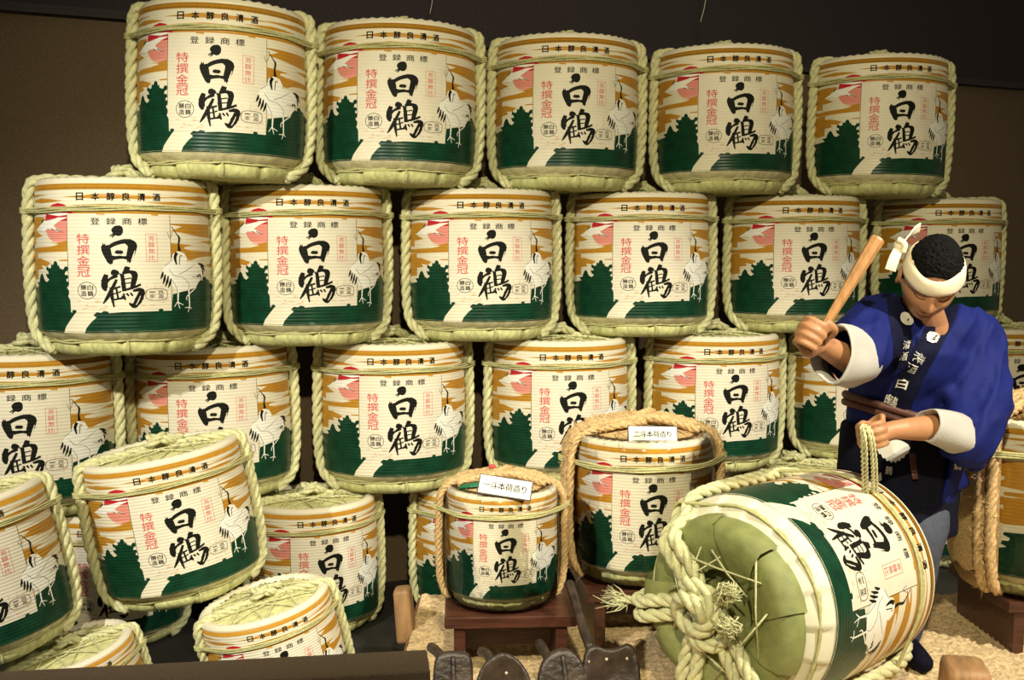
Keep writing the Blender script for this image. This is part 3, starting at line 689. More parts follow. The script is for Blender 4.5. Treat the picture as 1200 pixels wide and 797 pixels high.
mb = MB(); mb.add([(-0.235, -0.12, 0.650), (-0.14, -0.15, 0.668), (-0.10, -0.13, 0.680), (-0.13, -0.10, 0.682), (-0.22, -0.08, 0.668), (-0.235, -0.12, 0.656), (-0.14, -0.15, 0.674), (-0.10, -0.13, 0.686), (-0.13, -0.10, 0.690), (-0.22, -0.08, 0.676)],
                  [(4, 3, 2, 1, 0), (5, 6, 7, 8, 9), (0, 1, 6, 5), (1, 2, 7, 6), (2, 3, 8, 7), (3, 4, 9, 8), (4, 0, 5, 9)])
o = mb.build('ribbon', 'ribbon_green', b1, True); o['label'] = 'dark green ribbon end'
mb = MB(); mb.ellipsoid((-0.05, 0.03, 0.742), (0.02, 0.016, 0.014)); o = mb.build('ribbon_knot', 'ribbon_red', b1); o['label'] = 'red ribbon knot'

# ------------------------------------------------------------------ paper cards
def flat_text(s, h, bold, gap=1.0):
    vs, fs = [], []; x = 0.0
    for ch in s:
        v, f = text_mesh(ch, bold); o = len(vs); vs += [(p.x * h + x, p.y * h * 1.02) for p in v]; fs += [tuple(i + o for i in q) for q in f]; x += h * gap
    return vs, fs, x
def card(c, w, h, R, s, label):
    t = empty('paper_card', c, label=label, cat='card', group='printed cards on the film-wrapped barrels'); t.rotation_euler = R.to_euler()
    mb = MB(); mb.box((0, 0.003, 0), (w, 0.004, h)); mb.build('backing', 'card_edge', t, False)
    mb = MB(); mb.box((0, 0.000, 0), (w - 0.006, 0.0024, h - 0.006)); f = mb.build('card_face', 'card_white', t, False)
    vs, fs, tw = flat_text(s, h * 0.40, 0.0, 0.95); mb = MB(); hh = h * 0.40
    
    for ox, oy in ((-0.0004, 0), (0.0004, 0), (0, 0.0003)): mb.add([(x - tw / 2 + ox, -0.0016 - abs(oy) * 0.3, y - hh * 0.38 + oy) for x, y in vs], [q for q in fs])
    mb.build('lettering', 'print_ink', f, False)
    return t
def rotm(ry, rx, rz): return Matrix.Rotation(rz, 3, 'Z') @ Matrix.Rotation(rx, 3, 'X') @ Matrix.Rotation(ry, 3, 'Y')
card(at(592, 571, 3.15), 0.162, 0.060, rotm(math.radians(9), math.radians(-24), 0), '一斗本荷造り', 'white card on small film-wrapped barrel, its first character a single stroke')
card(at(765, 509, 3.415), 0.163, 0.056, rotm(math.radians(1.5), math.radians(-20), math.radians(4)), '二斗本荷造り', 'white card on larger film-wrapped barrel, its first character two strokes')

# ------------------------------------------------------------------ the barrel lying on its side
LA = Vector((0.743, 0.669, 0)).normalized(); LB = Vector((LA.y, -LA.x, 0)); RHO = math.radians(39)
LF = LB * math.cos(RHO) + Vector((0, 0, 1)) * math.sin(RHO); LX = LA.cross(LF)
LS = 0.98
ltop = empty('sake_barrel', (0, 0, 0), label='sake barrel lying on its side in front of the man, knotted base showing', cat='barrel')
Mx = Matrix((LX, -LF, LA)).transposed()
near = Vector((ray_x(853, 2.80, 0.6) - 0.030, 2.80, PZ + MATTOP + 0.342))
ltop.rotation_euler = Mx.to_euler(); ltop.location = near + LA * 0.022; ltop.scale = (LS,) * 3
put('printed_wrap', ME['wrap'], ltop)
tp = put('straw_top', ME['top'], ltop); put('binding_thread', ME['thread'], tp)
mb = MB()
def pleat2(r, z, a):
    w = min(1.0, max(0.0, (ZS + 0.004 - z) / 0.02)); k = (a * 9 / math.pi) % 1.0
    return r + w * (0.012 * k - 0.006), z
mb.lathe([(RB + 0.0015, ZS + 0.006), (RB - 0.002, ZS), (0.296, 0.080), (0.287, 0.062), (0.270, 0.042), (0.248, 0.024), (0.234, 0.014)], 180, pleat2)
mb.build('pleated_hem', 'wrap_plain', ltop, True)
mb = MB(); mb.lathe([(0.238, 0.024), (0.236, 0.010), (0.226, -0.008), (0.205, -0.014), (0.178, -0.005), (0.14, 0.020), (0.08, 0.038), (0.003, 0.042)], 112, seam(13, 0.02))
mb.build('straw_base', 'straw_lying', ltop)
rnd = random.Random(12)
for k in range(9):                                        # broad straw folds turned in over the end
    a0 = 2 * math.pi * k / 9 + 0.1; wd = 0.80; vs = []; ns, nw = 9, 7
    prof = [(0.244, 0.026), (0.243, 0.012), (0.238, -0.004), (0.224, -0.022), (0.200, -0.030), (0.176, -0.024), (0.150, -0.012), (0.124, 0.0), (0.104, 0.008)]
    lift = 0.005 * (k % 3)
    for i, (r, z) in enumerate(prof):
        for j in range(nw):
            t = j / (nw - 1) - 0.5; tw = wd * (1.0 - 0.25 * i / ns)
            a = a0 + t * tw * (1 if i < 4 else 0.26 / (r + 0.03)) + 0.06 * i / ns
            ridge = 0.0015 * math.cos(t * math.pi) + 0.013 * (t + 0.5)
            vs.append(((r + lift * 0.6 + (ridge if i < 4 else 0)) * math.sin(a), -(r + lift * 0.6 + (ridge if i < 4 else 0)) * math.cos(a), z - lift - (ridge if i > 2 else 0)))
    mb = MB(); mb.add(vs, [(i * nw + j, (i + 1) * nw + j, (i + 1) * nw + j + 1, i * nw + j + 1) for i in range(ns - 1) for j in range(nw - 1)])
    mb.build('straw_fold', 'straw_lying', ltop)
ldir = lambda up, rt: Vector((-math.cos(RHO) * up + math.sin(RHO) * rt, -math.sin(RHO) * up - math.cos(RHO) * rt, 0))   # picture-up / picture-right on the end
def lp(up, rt, z): v = ldir(up, rt); return Vector((v.x, v.y, z + 0.05))
KN = (0.0, -0.035)                                        # knot on the end, off centre
def end_rope(points, R=0.024):
    mb = MB(); mb.rope(smooth_path(points, 7), R, strands=3); return mb.build('end_rope', 'rope_green', ltop)
dX = Vector((1, 0, 0))
for s in (-1, 1):
    side = [Vector((s * x, 0.0, z)) for x, z in ((0.262, 0.020), (0.292, 0.055), (0.318, 0.10), (0.330, 0.2), (0.333, 0.34), (0.331, 0.48), (0.326, 0.58), (0.300, 0.645), (0.22, 0.662), (0.06, 0.656))]
    k = lp(KN[0], KN[1], -0.085)
    for off in (-0.022, 0.022):
        o3 = Vector((0, off, 0))
        pts = [k + Vector((s * 0.02, off * 0.6, 0)), k.lerp(Vector((s * 0.2, 0, -0.04)), 0.55) + o3, Vector((s * 0.205, off, -0.062)), Vector((s * 0.240, off, -0.036))] + [p + o3 for p in side]
        mb = MB(); mb.rope(smooth_path(pts, 6), 0.0215, strands=3, phase=off * 50); mb.build('side_rope', 'rope_green', ltop)
for up, rt in ((-0.06, -0.30), (-0.29, -0.09)):
    k = lp(KN[0], KN[1], -0.085)
    for off in (-0.021, 0.021):
        n_ = ldir(-rt, up).normalized() * off
        end_rope([k + n_ * 0.5, lp(up * 0.5, rt * 0.5 + KN[1] * 0.5, -0.098) + n_, lp(up * 0.75, rt * 0.75, -0.112) + n_, lp(up * 0.88, rt * 0.88, -0.092) + n_, lp(up * 0.95, rt * 0.95, -0.03) + n_, lp(up * 1.03, rt * 1.03, 0.03) + n_], 0.021)
K = lambda u_, r_, z_: lp(KN[0] + u_, KN[1] + r_, z_)
mb = MB()
mb.rope(smooth_path([K(0.05, -0.03, -0.09), K(0.04, 0.04, -0.125), K(-0.01, 0.06, -0.12), K(-0.05, 0.02, -0.13), K(-0.04, -0.05, -0.115), K(0.01, -0.06, -0.12), K(0.04, -0.01, -0.15), K(0.01, 0.04, -0.145), K(-0.04, 0.03, -0.10)], 8), 0.024)
mb.rope(smooth_path([K(-0.05, -0.04, -0.10), K(-0.09, 0.02, -0.12), K(-0.07, 0.08, -0.10), K(0.0, 0.07, -0.10), K(0.05, 0.03, -0.11)], 8), 0.022)
mb.rope(smooth_path([K(0.06, -0.05, -0.11), K(0.075, 0.0, -0.135), K(0.05, 0.05, -0.11)], 8), 0.022)
mb.build('rope_knot', 'rope_green', ltop)
def tuft(base, tip, R, n, seed, parent, spread=0.05, name='rope_tuft', mname='rope_green'):
    mb = MB(); rnd = random.Random(seed); d = (tip - base)
    mb.rope([base, base.lerp(tip, 0.35), base.lerp(tip, 0.7)], R, strands=3)
    for k in range(n):
        o1 = Vector((rnd.gauss(0, 1), rnd.gauss(0, 1), rnd.gauss(0, 1))) * R * 0.55; o2 = Vector((rnd.gauss(0, 1), rnd.gauss(0, 1), rnd.gauss(0, 1))) * spread * 0.5
        p = base.lerp(tip, 0.6) + o1; q = base.lerp(tip, rnd.uniform(0.95, 1.2)) + o2
        mb.tube([p, p.lerp(q, 0.5) + o1 * 0.5, q], [0.0028, 0.0024, 0.0012], 4)
    return mb.build(name, mname, parent)
tuft(K(0.03, 0.05, -0.10), K(0.085, 0.125, -0.135), 0.020, 170, 1, ltop, 0.020)
tuft(K(-0.02, 0.06, -0.11), K(-0.010, 0.135, -0.145), 0.020, 170, 2, ltop, 0.020)
tuft(lp(-0.045, -0.285, -0.05), lp(-0.075, -0.40, -0.06), 0.014, 70, 3, ltop, 0.035)
mb = MB(); rnd = random.Random(9)
for k in range(8):                                        # thin binding straws
    a = 2 * math.pi * k / 9 + 0.3; b = a + rnd.uniform(0.9, 2.0); r1, r2 = rnd.uniform(0.15, 0.23), rnd.uniform(0.12, 0.22)
    p = Vector((r1 * math.cos(a), r1 * math.sin(a), -0.042)); q = Vector((r2 * math.cos(b), r2 * math.sin(b), -0.042))
    mb.tube([p, (p + q) / 2 + Vector((0, 0, -0.008)), q], [0.0035, 0.003, 0.0022], 5)
mb.build('binding_straw', 'rope_green', ltop)
put('tie_cord', m_cord(zc=0.533, rb=RB + 0.0066, ro=0.356, coil=0, n=3, r=0.0037, A=math.radians(90)), ltop)
mb = MB()
for k in range(3):
    mb.tube([Vector(((0.277 + 0.003 * math.sin(7 * a)) * hull_r(a, 1.0, 1.16, math.radians(90)) * math.sin(a), -(0.277 + 0.002 * math.sin(5 * a)) * hull_r(a, 1.0, 1.16, math.radians(90)) * math.cos(a), 0.046 + k * 0.008 + 0.003 * math.sin(3 * a + k))) for a in [-math.pi + 2 * math.pi * i / 110 for i in range(110)]], 0.0045, 5, True)
mb.build('lower_cord', 'cord_green', ltop)

# ------------------------------------------------------------------ brown display board in front of the heap
bl, br = at(-70, 791.5, 1.905), at(500, 761, 2.03)
bd = (br - bl); bd.z = 0; bdl = bd.length; bx = bd.normalized(); by = Vector((-bx.y, bx.x, 0))
brot = Matrix((bx, by, Vector((0, 0, 1)))).transposed()
t = empty('display_board', ((bl + br) / 2).xy.to_3d(), (0, 0, math.atan2(bx.y, bx.x)), 'brown framed display board standing before the heap of barrels', 'display board')
zb = br.z
mb = MB(); mb.box((0, -0.055, zb - 0.012), (bdl, 0.11, 0.024)); mb.build('top_rail', 'board_brown', t, False, 0.003)
for s in (-1, 1):
    mb = MB(); mb.box((s * (bdl / 2 - 0.012), -0.055, (zb - 0.024) / 2), (0.024, 0.11, zb - 0.024)); mb.build('side_post', 'board_brown', t, False, 0.003)
mb = MB(); mb.box((0, -0.085, (zb - 0.024) / 2 + 0.15), (bdl - 0.05, 0.03, zb - 0.33)); mb.build('panel', 'board_face', t, False)

# ------------------------------------------------------------------ wooden blocks on the mat
def block(c, size, rot, label):
    mb = MB(); mb.box((0, 0, 0), size, None, 0, 0.93); o = mb.build('wooden_block', 'block_wood', None, True, min(size) * 0.22); o.location = c; o.rotation_euler = rot
    return tag(o, label, 'wood block')
block(Vector((ray_x(1131, 3.02, 0.34), 3.02, PZ + MATTOP + 0.055)), (0.13, 0.16, 0.11), (0, 0, math.radians(-12)), 'rounded wooden block on the mat beside the lying barrel')
block(Vector((ray_x(474, 3.62, 0.35), 3.62, PZ + 0.055)), (0.062, 0.10, 0.185), (math.radians(-4), math.radians(-5), 0), 'upright wooden block at the edge of the mat beside the small display barrel')

# ------------------------------------------------------------------ dark tools leaning in a row
def tool(u, v, Y, outline, thick, handle, label, rivets=(), groove=None, rim=0.0, lean=18):
    c = at(u, v, Y); t = empty('old_tool', c, (math.radians(-lean), 0, 0), label, 'tool', 'dark old tools lined up on the mat')
    pts = curve_poly(outline, 5); n = len(pts)
    mb = MB(); vs = []
    for y, k in ((thick / 2, 0.90), (thick * 0.3, 1.0), (-thick * 0.3, 1.0), (-thick / 2, 0.90), (-thick / 2 + rim, 0.80)): vs += [(x * k, y, z * k) for x, z in pts]
    fs = [(r * n + i, (r + 1) * n + i, (r + 1) * n + (i + 1) % n, r * n + (i + 1) % n) for r in range(4) for i in range(n)]
    fs += [tuple(range(n)), tuple(4 * n + i for i in reversed(range(n)))]
    mb.add(vs, fs); mb.build('head', 'tool_dark', t)
    mb = MB(); mb.tube(smooth_path(handle, 5), 0.014, 10); mb.build('handle', 'tool_dark', t)
    if rivets:
        for x, z in rivets:
            mb = MB(); mb.ellipsoid((x, -thick / 2 + rim, z), (0.005, 0.004, 0.005), seg=8, rings=6); mb.build('rivet', 'rivet', t)
    if groove:
        mb = MB(); mb.tube(smooth_path(groove, 4), 0.007, 8); mb.build('ridge', 'tool_dark', t)
    return t
tool(531, 800, 2.86, [(-0.052, -0.10), (-0.055, 0.02), (-0.046, 0.07), (-0.02, 0.083), (0.03, 0.082), (0.05, 0.062), (0.055, 0.0), (0.052, -0.10)], 0.035,
     [(-0.02, 0.0, 0.05), (-0.045, 0.05, 0.075), (-0.07, 0.10, 0.09)], 'dark tool with squarish head and cross ridge, next to the brown board', groove=[(0.0, -0.018, -0.09), (0.002, -0.02, 0.0), (0.0, -0.016, 0.07)])
tool(590, 803, 2.86, [(-0.078, -0.10), (-0.080, -0.02), (-0.062, 0.045), (-0.022, 0.080), (0.012, 0.084), (0.052, 0.055), (0.078, 0.0), (0.078, -0.10)], 0.035,
     [(-0.03, 0.0, 0.05), (-0.045, 0.05, 0.078), (-0.065, 0.09, 0.085)], 'dark tool with round rimmed head and one pale rivet', [(0.008, 0.032), (-0.045, -0.01)], None, 0.012)
tool(659, 800, 2.86, [(-0.066, -0.10), (-0.070, 0.0), (-0.052, 0.062), (-0.012, 0.090), (0.025, 0.086), (0.058, 0.05), (0.068, -0.02), (0.066, -0.10)], 0.040,
     [(-0.03, 0.0, 0.05), (-0.05, 0.05, 0.085), (-0.06, 0.10, 0.10)], 'dark tool with domed plain head and central groove', groove=[(0.012, -0.022, -0.08), (0.01, -0.022, 0.0), (0.0, -0.018, 0.075)])
tool(716, 800, 2.86, [(-0.074, -0.10), (-0.078, 0.03), (-0.068, 0.085), (-0.045, 0.100), (-0.015, 0.090), (0.02, 0.092), (0.050, 0.104), (0.072, 0.080), (0.080, 0.02), (0.076, -0.10)], 0.040,
     [(-0.055, 0.0, 0.09), (-0.07, 0.06, 0.14), (-0.085, 0.15, 0.21), (-0.10, 0.22, 0.27)], 'dark tool with broad saddle-shaped head, three pale rivets and long handle', [(-0.062, 0.056), (-0.012, 0.062), (0.045, 0.064)], None, 0.010)

# ------------------------------------------------------------------ thin hanging wires
for (u0, v0, u1, v1, lab) in ((508, -40, 504, 16, 'thin pale wire hanging above the second top-row barrel'), (830, -40, 821, 26, 'thin pale wire hanging above the fourth top-row barrel')):
    mb = MB(); p0, p1 = at(u0, v0, 4.45), at(u1, v1, 4.45); mb.tube(smooth_path([p0 + Vector((0, 0, 0.9)), p0, p1], 6), 0.0016, 5)
    tag(mb.build('hanging_wire', 'wire'), lab, 'wire')
# ------------------------------------------------------------------ the man tying the barrel
mat('skin', (0.46, 0.22, 0.105), 0.5, var=0.06, scale=14, subsurf=0.08)
mat('hair', (0.004, 0.004, 0.0045), 0.8, spec=0.12, var=0.4, scale=60, bump=0.8, bscale=120)
mat('brow', (0.03, 0.016, 0.010), 0.7)
mat('lip', (0.33, 0.11, 0.07), 0.5)
mat('coat_blue', (0.008, 0.014, 0.125), 0.7, var=0.12, scale=6, spec=0.15, bump=0.25, bscale=300)
mat('collar_navy', (0.006, 0.007, 0.026), 0.75, spec=0.1, var=0.15, scale=40, bump=0.2, bscale=400)
mat('apron_navy', (0.006, 0.0065, 0.015), 0.85, spec=0.1, var=0.2, scale=60, bump=0.2, bscale=400)
mat('trouser_grey', (0.055, 0.063, 0.095), 0.8, var=0.12, scale=60, bump=0.2, bscale=300)
mat('sleeve_white', (0.46, 0.44, 0.41), 0.75, var=0.06, scale=12, bump=0.2, bscale=200)
mat('band_cloth', (0.78, 0.68, 0.50), 0.75, var=0.05, scale=20, bump=0.2, bscale=250)
mat('sash_brown', (0.095, 0.033, 0.022), 0.6, var=0.2, scale=40, bump=0.3, bscale=200)
mat('print_cloth', (0.74, 0.72, 0.66), 0.7)
man = empty('person', (1.22, 3.35, PZ + MATTOP), label='man in blue happi coat and white headband, mallet raised, bending over lying barrel', cat='person')
def mput(mb, name, m_, smooth=True, parent=None, **k):
    o = mb.build(name, m_, None, smooth, **k); p = parent or man
    o.parent = p; o.matrix_parent_inverse = Matrix.Translation(-man.location)
    if parent: o.matrix_parent_inverse = Matrix.Identity(4)
    return o
def fuse(mb, name, m_, voxel, smooth_it, parent=None, disp=None):
    """union of overlapping shapes grown into one continuous skin"""
    me = mb.mesh('tmp', m_); o = bpy.data.objects.new('tmp', me); COL.objects.link(o)
    r = o.modifiers.new('r', 'REMESH'); r.mode = 'VOXEL'; r.voxel_size = voxel; r.use_smooth_shade = True
    if smooth_it:
        s = o.modifiers.new('s', 'SMOOTH'); s.factor = 0.5; s.iterations = smooth_it
    dg = bpy.context.evaluated_depsgraph_get(); me2 = bpy.data.meshes.new_from_object(o.evaluated_get(dg))
    bpy.data.objects.remove(o); bpy.data.meshes.remove(me)
    if disp:
        for v in me2.vertices: v.co += disp(v.co, v.normal)
    me2.name = name; me2.materials.clear(); me2.materials.append(MATS[m_])
    me2.polygons.foreach_set('use_smooth', [True] * len(me2.polygons)); me2.update()
    o = put(name, me2); o.parent = parent or man; o.matrix_parent_inverse = Matrix.Translation(-man.location)
    return o
def bvh_of(o):
    me = o.data; return BVHTree.FromPolygons([v.co.copy() for v in me.vertices], [tuple(p.vertices) for p in me.polygons])
CAMP = Vector((0, 0, CAM_H))
def hit(bvh, u, v, off=0.002, near=1.0):
    d = (at(u, v, 3.0) - CAMP).normalized(); h = bvh.ray_cast(CAMP, d)
    if h[0] is None: return None
    n = h[1] if h[1].dot(d) < 0 else -h[1]
    return h[0] + n * off

# --- body: head, neck, trunk, arms with hands, legs
body = MB()
HC = at(1090, 328, 3.13); HR = Matrix.Rotation(math.radians(-10), 3, 'Z') @ Matrix.Rotation(math.radians(9), 3, 'Y') @ Matrix.Rotation(math.radians(36), 3, 'X')
HS = 1.06
def g(x, s): return math.exp(-(x / s) ** 2)
def head_surface(sx, sy, sz):
    x, y, z = 0.075 * sx, 0.094 * sy, 0.116 * sz
    if z < 0:
        t = -z / 0.116; x *= 1 - 0.30 * t ** 1.6
        if y > 0: y *= 1 - 0.35 * t
    if y < 0:
        ax = abs(x); d = 0.0
        d += 0.020 * g(x, 0.0115) * g(z + 0.030, 0.017) + 0.011 * g(x, 0.009) * g(z + 0.004, 0.026) + 0.006 * g(ax - 0.014, 0.007) * g(z + 0.036, 0.008)
        d += 0.006 * g(ax - 0.030, 0.020) * g(z - 0.024, 0.008) - 0.008 * g(ax - 0.031, 0.016) * g(z - 0.004, 0.012) + 0.005 * g(ax - 0.032, 0.012) * g(z - 0.002, 0.008)
        d += 0.006 * g(x, 0.020) * g(z + 0.062, 0.006) + 0.006 * g(x, 0.017) * g(z + 0.075, 0.006) - 0.004 * g(x, 0.024) * g(z + 0.0685, 0.003)
        d += 0.008 * g(x, 0.020) * g(z + 0.100, 0.014) + 0.005 * g(ax - 0.045, 0.020) * g(z + 0.028, 0.020)
        y -= d
    return Vector((x, y, z))
hv = []; HSEG, HRING = 72, 60
for i in range(1, HRING):
    ph = math.pi * i / HRING
    for k in range(HSEG):
        th = 2 * math.pi * k / HSEG; hv.append(HC + HR @ (head_surface(math.sin(ph) * math.sin(th), -math.sin(ph) * math.cos(th), math.cos(ph)) * HS))
hv += [HC + HR @ (head_surface(0, 0, 1) * HS), HC + HR @ (head_surface(0, 0, -1) * HS)]
hf = [(i * HSEG + k, (i + 1) * HSEG + k, (i + 1) * HSEG + (k + 1) % HSEG, i * HSEG + (k + 1) % HSEG) for i in range(HRING - 2) for k in range(HSEG)]
n_ = len(hv)
hf += [(n_ - 2, k, (k + 1) % HSEG) for k in range(HSEG)] + [(n_ - 1, (HRING - 2) * HSEG + (k + 1) % HSEG, (HRING - 2) * HSEG + k) for k in range(HSEG)]
body.add(hv, hf)
def H(x, y, z): return HC + HR @ (Vector((x, y, z)) * HS)
for s in (-1, 1):
    body.ellipsoid(H(s * 0.077, 0.012, -0.004), (0.010, 0.020, 0.031), HR @ Matrix.Rotation(s * 0.25, 3, 'Z'), 14, 10)
    body.ellipsoid(H(s * 0.080, 0.016, -0.030), (0.008, 0.010, 0.011), HR, 10, 8)
neck0 = at(1092, 392, 3.26); pelvis = at(1056, 560, 3.47); waist = at(1052, 492, 3.42); chest = at(1075, 432, 3.33)
body.tube(smooth_path([H(0, 0.018, -0.03), H(0, 0.020, -0.085), neck0, neck0.lerp(chest, 0.4)], 5), 0.054, 16)
def capsule(mb, pts, rads, sides=16, k=5, flat=1.0):
    P = smooth_path(pts, k); n = len(P); R = []
    for i in range(n):
        s = i / (n - 1) * (len(rads) - 1); j = min(int(s), len(rads) - 2); R.append(rads[j] + (rads[j + 1] - rads[j]) * (s - j))
    mb.tube(P, R, sides, flat=flat)
    mb.ellipsoid(P[0], (R[0],) * 3, None, sides, 10); mb.ellipsoid(P[-1], (R[-1],) * 3, None, sides, 10)
capsule(body, [neck0 + Vector((0, 0.03, -0.05)), chest + Vector((0, 0.03, 0)), waist, pelvis], [0.075, 0.098, 0.095, 0.115], 20)
shR, shL = at(1030, 372, 3.26), at(1140, 388, 3.36)                 # his right shoulder is on the picture's left
capsule(body, [shR, chest.lerp(neck0, 0.5) + Vector((0, 0.03, 0)), shL], [0.055, 0.07, 0.055])
elR, wrR = at(1006, 428, 3.03), at(965, 405, 2.875)
elL, wrL = at(1140, 500, 3.18), at(1058, 503, 3.03)
capsule(body, [shR, elR, ], [0.055, 0.045]); capsule(body, [elR, wrR], [0.045, 0.029])
capsule(body, [shL, elL], [0.055, 0.046]); capsule(body, [elL, elL.lerp(wrL, 0.4), wrL], [0.046, 0.044, 0.030])
def fist(mb, c, S, L, wrist, mirror=1, fr=0.0102, sc=1.0):
    """four fingers curled round the axis S through c; L = side of the knuckles, C = side of the finger fronts"""
    S = S.normalized(); L = (L - S * L.dot(S)).normalized(); C = L.cross(S) * mirror
    if C.y > 0: C = -C
    P = lambda l, c_, s_: c + (L * l + C * c_ + S * s_) * sc
    for k in range(4):
        s_ = (1.5 - k) * 0.0212; e = (1.0, 1.06, 1.0, 0.88)[k]; r = fr * (1.0, 1.02, 0.97, 0.86)[k] * sc
        capsule(mb, [P(0.030, -0.030, s_ * 0.95), P(0.047 * e, -0.004, s_), P(0.034 * e, 0.031 * e, s_ * 1.02), P(0.004, 0.037 * e, s_), P(-0.015 * e, 0.021, s_ * 0.97)], [r * 1.12, r * 1.1, r, r * 0.98, r * 0.9], 10, 4)
    R = Matrix((L, C, S)).transposed()
    mb.ellipsoid(P(0.010, -0.030, 0.0), (0.036 * sc, 0.019 * sc, 0.046 * sc), R, 16, 12)
    capsule(mb, [P(0.0, -0.032, 0.012), P(-0.026, -0.016, 0.032), P(-0.028, 0.012, 0.043), P(-0.008, 0.032, 0.045)], [0.015 * sc, 0.0135 * sc, 0.0118 * sc, 0.0105 * sc], 10, 4)
    capsule(mb, [P(0.004, -0.034, -0.02), c.lerp(wrist, 0.55) + C * -0.012, wrist], [0.030 * sc, 0.028 * sc, 0.029], 14)
    return R
fR = at(956, 397, 2.82); st0, st1 = at(951, 408, 2.815), at(1029, 279, 2.865)
fist(body, fR, st1 - st0, Vector((-1, 0.15, -0.2)), wrR)
fL = at(1026, 508, 2.985)
fist(body, fL, Vector((-0.25, 0.10, 1.0)), Vector((-0.9, -0.6, 0.0)), wrL, sc=0.95)
ftR, ftL = Vector((1.25, 3.33, PZ + MATTOP + 0.004)), Vector((1.13, 3.64, PZ + MATTOP + 0.004))
knR, knL = Vector((1.27, 3.30, 0.64)), Vector((1.12, 3.47, 0.64))
hpR, hpL = at(1085, 570, 3.47), at(1032, 570, 3.45)
for hp, kn, ft in ((hpR, knR, ftR), (hpL, knL, ftL)):
    an = ft + Vector((0, 0.02, 0.085))
    capsule(body, [hp, kn], [0.088, 0.058]); capsule(body, [kn, kn.lerp(an, 0.35) + Vector((0, 0.02, 0)), an], [0.057, 0.056, 0.038])
    toe = ft + Vector((0.02, -0.12, 0.030)); capsule(body, [an + Vector((0, 0.02, -0.045)), ft + Vector((0.005, -0.03, 0.042)), toe], [0.038, 0.036, 0.026], 14)
for ft in (ftR, ftL):
    shoe = MB(); an = ft + Vector((0, 0.02, 0.085)); toe = ft + Vector((0.02, -0.125, 0.033))
    capsule(shoe, [an + Vector((0, 0.0, 0.03)), an + Vector((0, 0.02, -0.043)), ft + Vector((0.005, -0.03, 0.044)), toe], [0.046, 0.044, 0.042, 0.031], 14)
    fuse(shoe, 'shoe', 'apron_navy', 0.007, 3)
bo = fuse(body, 'body', 'skin', 0.0042, 5)
bbv = bvh_of(bo)

# --- face details laid on the head
def face(pts, rad, name, m_, k=5, push=0.0):
    P = []
    for x, z in pts:
        o_ = H(x, -0.25, z); d = HR @ Vector((0, 1, 0)); h = bbv.ray_cast(o_, d)
        P.append((h[0] if h[0] else H(x, -0.09, z)) - d * push)
    mb = MB(); mb.tube(smooth_path(P, k), rad, 6); mput(mb, name, m_, parent=bo)
for s in (-1, 1):
    face([(s * 0.012, 0.020), (s * 0.028, 0.027), (s * 0.044, 0.024), (s * 0.054, 0.016)], 0.0032, 'eyebrow', 'brow')
    face([(s * 0.017, -0.001), (s * 0.027, -0.0055), (s * 0.038, -0.0045), (s * 0.047, 0.001)], 0.0016, 'eyelid_line', 'brow')
    face([(s * 0.019, 0.007), (s * 0.032, 0.011), (s * 0.046, 0.006)], 0.0009, 'eyelid_crease', 'brow')
    face([(s * 0.006, -0.046), (s * 0.010, -0.047)], 0.0022, 'nostril', 'brow', 3)
face([(-0.022, -0.0685), (-0.010, -0.0675), (0.0, -0.069), (0.010, -0.0675), (0.022, -0.0685)], 0.0013, 'mouth_line', 'brow')
face([(-0.016, -0.0745), (0.0, -0.0765), (0.016, -0.0745)], 0.0034, 'lip', 'lip', push=-0.001)
face([(-0.014, -0.0635), (-0.004, -0.061), (0.004, -0.061), (0.014, -0.0635)], 0.0026, 'lip', 'lip', push=-0.001)

# --- hair, headband
mb = MB(); hs, hr_ = 150, 60; vs = []
for i in range(hr_ + 1):
    ph = math.radians(98) * i / hr_
    for k in range(hs):
        th = 2 * math.pi * k / hs; p = head_surface(math.sin(ph) * math.sin(th), -math.sin(ph) * math.cos(th), math.cos(ph))
        fr_ = max(0.0, math.cos(th)); q_ = ph / math.radians(98)
        if fr_ > 0: p = head_surface(math.sin(ph * (1 - 0.42 * fr_)) * math.sin(th), -math.sin(ph * (1 - 0.42 * fr_)) * math.cos(th), math.cos(ph * (1 - 0.42 * fr_)))
        nz = (0.5 - abs(noise.noise(p * 95))) * 1.0 + (0.4 - abs(noise.noise(p * 210))) * 0.5 - 0.3
        f = 1.10 + 0.07 * nz - 0.08 * q_ ** 3 + 0.04 * (1 - q_)
        vs.append(H(p.x * f, p.y * f, p.z * f + 0.004))
mb.add(vs, [(i * hs + k, i * hs + (k + 1) % hs, (i + 1) * hs + (k + 1) % hs, (i + 1) * hs + k) for i in range(hr_) for k in range(hs)])
mput(mb, 'hair', 'hair')
mb = MB(); vs = []; ns = 72
cs = [(0.000, 0.0), (0.006, 0.003), (0.0085, 0.014), (0.008, 0.030), (0.0065, 0.042), (0.000, 0.046)]
for k in range(ns):
    th = 2 * math.pi * k / ns
    for j, (o_, h_) in enumerate(cs):
        r = 1.0 + 0.02 * noise.noise((3 * math.sin(th), 3 * math.cos(th), h_ * 30)); z = 0.030 + h_ * (1.0 + 0.08 * math.sin(2 * th)) + 0.012 * math.cos(th + math.pi) + 0.003 * math.sin(3 * th + j)
        fz = math.sqrt(max(0.2, 1 - (z / 0.135) ** 2))
        vs.append(H((0.0795 * fz * 1.02 + o_ * 0.8) * math.sin(th) * r, -(0.0985 * fz * 1.02 + o_ * 0.8) * math.cos(th) * r, z))
m_ = len(cs)
mb.add(vs, [(k * m_ + j, ((k + 1) % ns) * m_ + j, ((k + 1) % ns) * m_ + j + 1, k * m_ + j + 1) for k in range(ns) for j in range(m_ - 1)])
hb = mput(mb, 'headband', 'band_cloth')
